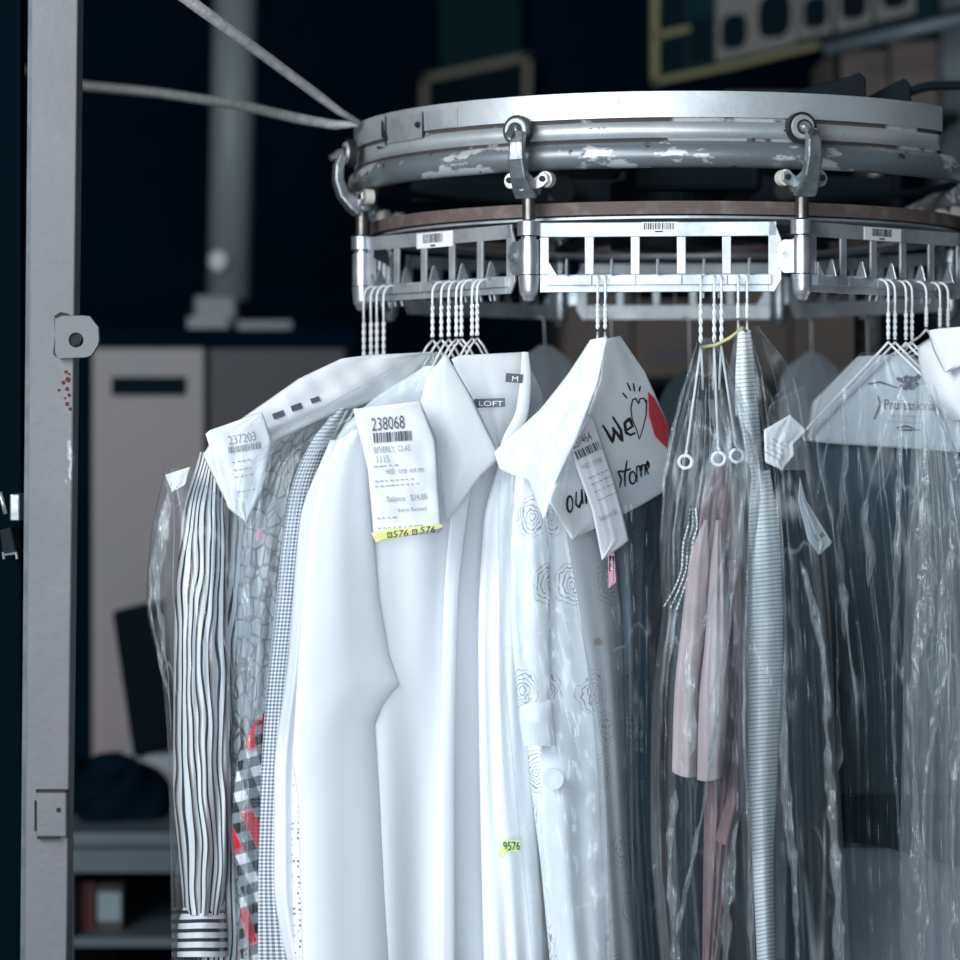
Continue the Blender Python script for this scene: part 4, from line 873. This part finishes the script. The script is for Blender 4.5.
# paper capes of the centre
c1, yc1 = polysheet('plain_paper_cape', M['paper'], [(592, 338), (607, 337), (598, 382), (576, 440), (556, 482), (544, 520), (528, 480), (500, 470), (494, 452), (540, 410), (568, 375)], (500, 3.47, 605, 3.40), th=.006, fold=.003, nf=3, nU=40, nV=60, solid=.0012, wr=.002, label='plain white paper cape flap in front of the handwritten one', cat='garment cape')
c2 = thing('printed_paper_cape', 'white paper cape with handwritten style lettering and a heart', 'garment cape', P(615, 560, 3.55))
q2, yc2 = polysheet('paper', M['paper'], [(605, 337), (620, 336), (645, 372), (668, 424), (670, 450), (664, 492), (640, 506), (572, 540), (548, 500), (562, 470), (585, 420), (600, 380)], (560, 3.44, 670, 3.62), c2, th=.012, fold=.002, nf=3, nU=50, nV=60, wr=.0015)
Z = lambda ln: [(550+x/4.177, 370+y/4.177) for x, y in ln]
circ = lambda cx, cy, rx, ry: [(cx+rx*math.cos(2*math.pi*k/12), cy+ry*math.sin(2*math.pi*k/12)) for k in range(13)]
strokes('lettering', [Z([(220, 230), (240, 262), (262, 302), (268, 262), (262, 238)]), Z([(262, 240), (282, 268), (302, 298), (296, 250), (262, 195)]), Z([(312, 258), (345, 235), (332, 202), (312, 222), (318, 262), (336, 272), (357, 262)])], 3.2, M['ink'], yc2, q2)
strokes('heart_outline', [Z([(373, 290), (362, 250), (343, 205), (338, 160), (345, 125), (358, 118), (370, 142), (376, 120), (392, 118), (403, 140), (402, 185), (388, 245), (373, 290)])], 1.5, M['ink'], yc2, q2)
strokes('heart_rays', [Z([(303, 95), (322, 118)]), Z([(322, 52), (338, 88)]), Z([(349, 55), (353, 90)]), Z([(377, 66), (373, 90)]), Z([(397, 124), (406, 134)])], 1.8, M['ink'], yc2, q2)
strokes('lettering', [Z([(302, 420), (285, 425), (298, 455), (292, 492)]), Z([(322, 378), (312, 440), (314, 488)]), Z([(298, 428), (338, 412)]), Z(circ(345, 450, 13, 26)), Z([(364, 470), (362, 405), (376, 400), (380, 448), (384, 398), (396, 396), (398, 440)]), Z([(404, 420), (414, 400), (408, 380), (400, 410), (412, 436)])], 2.2, M['ink'], yc2, q2)
strokes('lettering', [Z(circ(83, 560, 12, 34)), Z([(110, 508), (108, 560), (122, 575), (134, 540), (132, 498), (138, 560)]), Z([(148, 498), (152, 560)]), Z([(150, 515), (160, 505)])], 2.4, M['ink'], yc2, q2)
rd, _ = polysheet('red_corner', M['redcloth'], [(648, 392), (654, 398), (669, 426), (667, 448), (655, 436), (649, 415)], (560, 3.432, 670, 3.608), q2, th=.003)
tk, yt = polysheet('paper_ticket', M['ticketpink'], [(584, 412), (592, 414), (602, 445), (614, 480), (623, 515), (629, 541), (602, 560), (592, 510), (576, 466), (571, 446)], (560, 3.425, 670, 3.55), th=.008, fold=.001, wr=.001, label='pink tinted laundry ticket numbered 237464 on the handwritten cape', cat='ticket')
text_on('lettering', '237464', M['midink'], 574, 449, 9, yt, tk, w=21, ang=-27)
barcode(yt, tk, 574, 452, 27, 8.5, -25, M['midink'], 11)
text_on('lettering', 'WED 10/08', M['greyink'], 582, 470, 5, yt, tk, w=22, ang=-22)
text_on('lettering', 'Balance $0', M['greyink'], 601, 522, 6, yt, tk, w=19, ang=-25)
marks_on('fine_print', [(x, y, x+w_, y+1.1) for y in (0, 7, 15, 24) for x, w_ in [(k*4.6, rr.uniform(2, 4)) for k in range(5)]], M['greyink'], yt, tk, .0022, -24, (588, 478))
o, yo = polysheet('pink_hang_tag', M['pinktag'], [(608, 555), (614, 552), (616, 582), (609, 588)], (600, 3.49, 620, 3.50), th=.001, label='small pink tag with a number 2 below the pink tinted ticket', cat='tag')
marks_on('dark_square', [(0, 0, 5, 15)], M['ink'], yo, o, .0008, 0, (609, 556)); text_on('lettering', '2', M['white2'], 609.8, 570, 9, yo, o, w=3.6, off=.0015)
cloth('film_cover', M['filmmilk'], [(588, 345), (545, 405), (508, 455), (498, 500), (500, 620), (512, 760), (535, 985)], [(606, 345), (596, 400), (570, 460), (562, 520), (580, 620), (604, 760), (612, 985)], (500, 3.42, 606, 3.40), .04, None, .006, 6, seed=71, sharp=.6, nU=60, nV=80, wr=.004, label='thin milky film over the plain cape and embroidered shirt', cat='garment cover')
cloth('film_cover', M['filmthin'], [(600, 470), (600, 540), (612, 640), (622, 800), (640, 985)], [(664, 470), (668, 540), (664, 640), (660, 800), (668, 985)], (600, 3.50, 670, 3.54), .05, None, .010, 7, seed=72, sharp=.6, nU=60, nV=80, wr=.004, label='thin clear film hanging below the handwritten cape', cat='garment cover')

# ---------------------------------------------------------------- film bundle with pink garments
cloth('black_garment', M['navy'], [(712, 440), (685, 500), (668, 600), (664, 760), (672, 985)], [(730, 440), (748, 500), (752, 600), (752, 760), (752, 985)], (660, 3.62, 760, 3.64), .10, None, .012, 6, seed=81, label='near black garment behind the pink sleeves in clear film', cat='garment')
pk = thing('pink_shirt', 'dusty pink shirt in clear film with two hanging sleeves', 'shirt', P(705, 800, 3.5))
cloth('shirt_body', M['mauve'], [(712, 455), (699, 520), (697, 600), (704, 760), (702, 985)], [(728, 455), (744, 520), (746, 600), (742, 760), (716, 985)], (690, 3.54, 750, 3.56), .06, pk, .010, 7, seed=84)
cloth('sleeve', M['pink'], [(704, 520), (690, 556), (682, 620), (674, 700), (672, 770)], [(709, 520), (711, 556), (706, 620), (698, 700), (697, 774)], (670, 3.47, 715, 3.48), .045, pk, .004, 3, seed=82, hem=3, slant=5, nU=30, nV=50)
cloth('sleeve', M['pink'], [(716, 520), (710, 570), (705, 640), (699, 700), (697, 773)], [(721, 520), (726, 570), (728, 640), (728, 700), (722, 778)], (690, 3.45, 730, 3.46), .045, pk, .005, 3, seed=83, hem=3, slant=-3, nU=30, nV=50)
cloth('mauve_shirt', M['mauve'], [(728, 560), (736, 700), (728, 790), (716, 838)], [(744, 560), (746, 700), (744, 790), (735, 842)], (715, 3.49, 750, 3.50), .045, None, .005, 3, seed=85, hem=3, slant=4, nU=30, nV=50, label='mauve striped sleeve between pink sleeve and ribbed white shirt', cat='shirt')
fc = thing('film_cover', 'crumpled clear film cover with printed warning lines over the pink shirt', 'garment cover', P(705, 985, 3.45))
f3, yf3 = cloth('film', M['film'], [(702, 338), (684, 400), (668, 470), (659, 540), (662, 600), (652, 700), (650, 820), (662, 985)], [(716, 338), (744, 400), (762, 460), (758, 520), (752, 600), (750, 700), (752, 820), (756, 985)], (655, 3.44, 760, 3.46), .16, fc, .016, 8, seed=91, sharp=.6, nU=110, nV=120, wr=.0015)
cloth('second_layer', M['filmthin'], [(690, 400), (672, 470), (664, 560), (676, 680), (672, 985)], [(728, 400), (764, 470), (752, 560), (740, 680), (752, 985)], (655, 3.36, 760, 3.38), .05, fc, .018, 6, seed=92, sharp=.6, nU=90, nV=90, wr=.0015)
wl = []
for dx in (0, 4.5, 9):
    path = [(690+dx*.6, 508), (688+dx, 525), (683+dx, 545), (682+dx, 565), (676+dx, 585), (664+dx*1.4, 606+dx*.4)]
    fx = pchip([(p[1], p[0]) for p in path]); y = path[0][1]
    while y < path[-1][1]:
        l_ = rr.uniform(2, 4); wl.append([(fx(y), y), (fx(y+l_), y+l_)]); y += l_+1.1
strokes('printed_warning', wl, 1.3, M['wire'], lambda a, b: yf3(a, b) if 655 < a < 760 else 3.4, fc, .004)
# ribbed shirt
rs = thing('ribbed_shirt', 'white shirt with fine grey horizontal stripes hanging under film, right of the pink shirt', 'shirt', P(765, 985, 3.5))
cloth('shirt_front', M['rib'], [(752, 470), (748, 530), (746, 640), (746, 780), (752, 860), (758, 985)], [(770, 470), (780, 530), (784, 640), (778, 780), (774, 860), (776, 985)], (740, 3.53, 790, 3.55), .05, rs, .005, 3, seed=101, nU=40, nV=90)
cloth('collar', M['rib'], [(738, 332), (735, 385), (750, 470), (756, 500)], [(751, 330), (757, 385), (764, 470), (770, 500)], (730, 3.54, 775, 3.56), .03, rs, .003, 3, seed=102, nU=30, nV=40)
cloth('dark_sleeve_garment', M['navy'], [(778, 470), (784, 560), (788, 700), (784, 985)], [(806, 470), (822, 560), (834, 700), (838, 985)], (780, 3.56, 840, 3.62), .09, None, .014, 6, seed=103, label='near black garment in glossy film right of the ribbed white shirt', cat='garment')
bd = MB().tube([P(704, 347, 3.42), P(716, 345, 3.40), P(730, 338, 3.38), P(742, 328, 3.38), P(746, 331, 3.41)], .0022, 8).build('rubber_band', plain('yellow_rubber', (.62, .58, .30), .5), None, True); setp(bd, 'yellow rubber band tied around hanger stems above the clear film', 'rubber band')
tk, yt = polysheet('paper_ticket', M['paper'], [(790, 415), (808, 431), (794, 444), (795, 455), (782, 470), (765, 462), (764, 430)], (760, 3.42, 810, 3.45), th=.008, fold=.002, wr=.002, label='crumpled white ticket sticking out right of the ribbed shirt top', cat='ticket')
marks_on('fine_print', [(x, y, x+w_, y+1) for y in (0, 5, 10, 15) for x, w_ in [(k*4.6, rr.uniform(2, 4)) for k in range(4)]], M['greyink'], yt, tk, .0022, 30, (772, 438))
tk, yt = polysheet('paper_ticket', M['papergrey'], [(800, 478), (806, 500), (833, 543), (819, 555), (808, 540), (798, 500)], (795, 3.47, 835, 3.50), th=.004, fold=.001, label='grey slip of paper pointing right below the crumpled ticket', cat='ticket')
text_on('lettering', '2 at', M['ink'], 817, 541, 6, yt, tk, w=10, ang=-35)
o, _ = cloth('film_flap', M['filmmilk'], [(755, 404), (786, 390), (790, 440)], [(760, 404), (804, 384), (812, 424)], (755, 3.43, 812, 3.46), .01, None, .003, 3, seed=105, closed=False, label='stiff folded corner of milky film left of the right hanger', cat='film') if False else polysheet('film_flap', M['filmmilk'], [(770, 404), (804, 385), (813, 424), (790, 432), (766, 420)], (755, 3.43, 812, 3.46), th=.008, fold=.002, solid=0, label='stiff folded corner of milky film left of the right hanger', cat='film')
cloth('film_cover', M['film'], [(736, 326), (728, 385), (738, 470), (744, 600), (742, 760), (748, 985)], [(758, 326), (794, 378), (806, 440), (824, 600), (838, 760), (852, 985)], (740, 3.40, 850, 3.46), .16, None, .016, 8, seed=106, sharp=.6, nU=110, nV=120, wr=.0015, label='glossy clear film cover over the ribbed shirt and dark garment', cat='garment cover')

# ---------------------------------------------------------------- right bundle
DR = (810, 3.66, 1000, 3.50)
cloth('slate_trousers', M['slate'], [(806, 440), (826, 560), (834, 700), (836, 848)], [(1010, 446), (1010, 560), (1010, 700), (1010, 848)], (810, 3.96, 1000, 3.72), .07, None, .012, 5, seed=111, nU=60, label='slate grey trousers folded over the hanger under the grey cape', cat='trousers')
wb = thing('dark_waistband_trousers', 'darker trousers waistband hanging lowest behind the slate pair', 'trousers', P(880, 850, 3.7))
cloth('waistband', plain('dark_waistband_wool', (.010, .026, .036), .9, spec=.1), [(834, 795), (835, 856)], [(1000, 795), (1000, 856)], (810, 3.90, 1000, 3.66), .03, wb, .003, 3, seed=112, nV=24, slant=44)
c = P(886, 818, 3.835); MB().cyl(c, c+Vector((0, -.004, 0)), .006, n=12).build('snap', M['shaft'], wb)
cloth('white_long_garment', M['offgrey'], [(832, 700), (836, 850), (842, 985)], [(1000, 700), (1000, 850), (1000, 985)], (810, 4.06, 1000, 3.82), .06, None, .012, 4, seed=113, label='pale grey long garment showing below the slate trousers', cat='garment')
gc = thing('grey_paper_cape', 'grey white paper cape printed Professional over the slate trousers', 'garment cape', P(890, 450, 3.62))
q4, y4 = polysheet('paper', M['papergrey'], [(858, 356), (905, 354), (945, 372), (1000, 410), (1000, 456), (900, 448), (806, 442), (812, 402)], (810, 3.925, 1000, 3.665), gc, th=.012, fold=.002, nf=3, nU=50, nV=40)
text_on('lettering', 'Professional', M['midink'], 884, 409, 10, y4, q4, w=52, ang=2, off=.003)
rr2 = [[(908+dx, 376+dy), (902+dx, 381+dy), (897+dx, 378+dy)] for dx, dy in ((0, 0), (6, 3), (12, -1), (3, 7), (10, 7))]
strokes('ornament', rr2, 5, M['midink'], y4, q4, .003)
strokes('ornament', [[(868+0, 384), (880, 382), (898, 388)], [(878, 396), (880, 404), (877, 412), (874, 419)], [(935, 396), (938, 404), (940, 414), (943, 422)], [(896, 428), (906, 426), (916, 429)], [(898, 430), (920, 430)]], 1.8, M['midink'], y4, q4, .003)
marks_on('fine_print', [(k*7, y, k*7+5, y+.9) for k in range(5) for y in (0, 6)], M['greyink'], y4, q4, .003, 2, (890, 415))
cr = thing('white_collar_shirt', 'folded white shirt collar at the far right edge above the film', 'shirt', P(945, 420, 3.7))
cloth('shirt_body', M['white'], [(938, 335), (918, 350), (926, 392), (950, 420)], [(990, 328), (1000, 350), (1000, 392), (1000, 420)], (920, 3.72, 1000, 3.62), .08, cr, .006, 3, seed=115, nV=30)
polysheet('collar', M['white'], [(928, 330), (975, 326), (985, 345), (962, 366), (945, 372), (934, 350)], (920, 3.66, 1000, 3.57), cr, th=.02, solid=.002)
cloth('film_cover', M['film'], [(862, 352), (822, 392), (812, 440), (826, 560), (842, 700), (846, 860), (850, 985)], [(908, 352), (950, 380), (996, 410), (996, 560), (998, 700), (998, 860), (1000, 985)], (810, 3.87, 1000, 3.62), .12, None, .018, 12, seed=116, sharp=.6, nU=150, nV=130, wr=.0015, label='large clear film cover with long vertical folds on the right hangers', cat='garment cover')
cloth('film_cover', M['filmmilk'], [(915, 385), (910, 470), (905, 600), (902, 750), (900, 860), (904, 985)], [(935, 385), (960, 470), (980, 600), (990, 750), (990, 860), (990, 985)], (900, 3.62, 1000, 3.52), .08, None, .020, 8, seed=117, sharp=.6, nU=100, nV=110, wr=.0015, label='second crumpled film cover hanging in bright folds at the right edge', cat='garment cover')

# bright highlights of the covers' folds, built as added film strands
def cover(label): return [o for o in bpy.data.objects if o.get('label') == label][0]
big = cover('large clear film cover with long vertical folds on the right hangers')
folds(big, [[(903, 384, 2), (885, 430, 4), (869, 490, 4), (864, 512, 10), (870, 560, 12), (868, 588, 3)],
            [(901, 386, 2), (899, 470, 5), (896, 600, 6), (893, 700, 5), (900, 850, 4), (904, 985, 5)],
            [(842, 394, 2), (845, 450, 5), (839, 540, 6), (843, 592, 9), (845, 640, 3)],
            [(832, 404, 2), (826, 450, 3), (816, 500, 2)], [(836, 600, 2), (838, 700, 3), (840, 752, 7), (838, 772, 2)]], 3.68, seed=500)
sec = cover('second crumpled film cover hanging in bright folds at the right edge')
folds(sec, [[(921, 392, 2), (926, 450, 6), (922, 540, 12), (928, 580, 16), (918, 650, 12), (908, 720, 5)],
            [(925, 388, 2), (944, 425, 6), (958, 465, 5), (966, 520, 4)], [(912, 700, 3), (914, 780, 5), (918, 860, 14), (924, 910, 16), (920, 962, 8)],
            [(950, 480, 3), (953, 540, 8), (944, 600, 16), (940, 680, 10), (925, 790, 4), (922, 860, 3)], [(958, 730, 8), (952, 830, 5), (956, 985, 12)]], 3.50, seed=520)
rc = cover('glossy clear film cover over the ribbed shirt and dark garment')
folds(rc, [[(800, 560, 3), (812, 600, 8), (822, 650, 6), (830, 720, 5)], [(786, 640, 3), (784, 720, 6), (788, 820, 9), (796, 900, 5), (798, 985, 4)],
           [(824, 700, 4), (830, 780, 8), (836, 860, 10), (840, 985, 8)], [(748, 560, 3), (744, 700, 2), (750, 850, 5), (752, 985, 4)]], 3.32, seed=540)
folds(fc, [[(738, 500, 2), (722, 560, 4), (704, 625, 5), (692, 652, 2)], [(742, 492, 2), (734, 580, 4), (722, 680, 3), (704, 800, 3), (676, 936, 5)],
           [(676, 790, 7), (670, 850, 5), (674, 936, 9), (676, 985, 3)], [(697, 342, 2), (676, 420, 3), (665, 480, 3), (661, 540, 2)],
           [(716, 345, 2), (742, 410, 3), (758, 470, 2)], [(688, 640, 5), (690, 720, 12), (686, 768, 10)], [(718, 660, 4), (714, 720, 10), (712, 770, 6)],
           [(738, 820, 3), (728, 880, 10), (726, 940, 8), (722, 985, 3)]], 3.33, seed=560)
lf = cover('clear plastic garment cover hanging over the striped shirt at far left')
folds(lf, [[(172, 480, 3), (160, 540, 10), (156, 590, 7), (164, 640, 4), (163, 664, 10)], [(150, 560, 2), (150, 600, 3), (160, 660, 3), (170, 700, 2)], [(250, 520, 5), (246, 600, 8), (250, 700, 5), (244, 800, 6), (246, 985, 4)]], 3.44, seed=580)
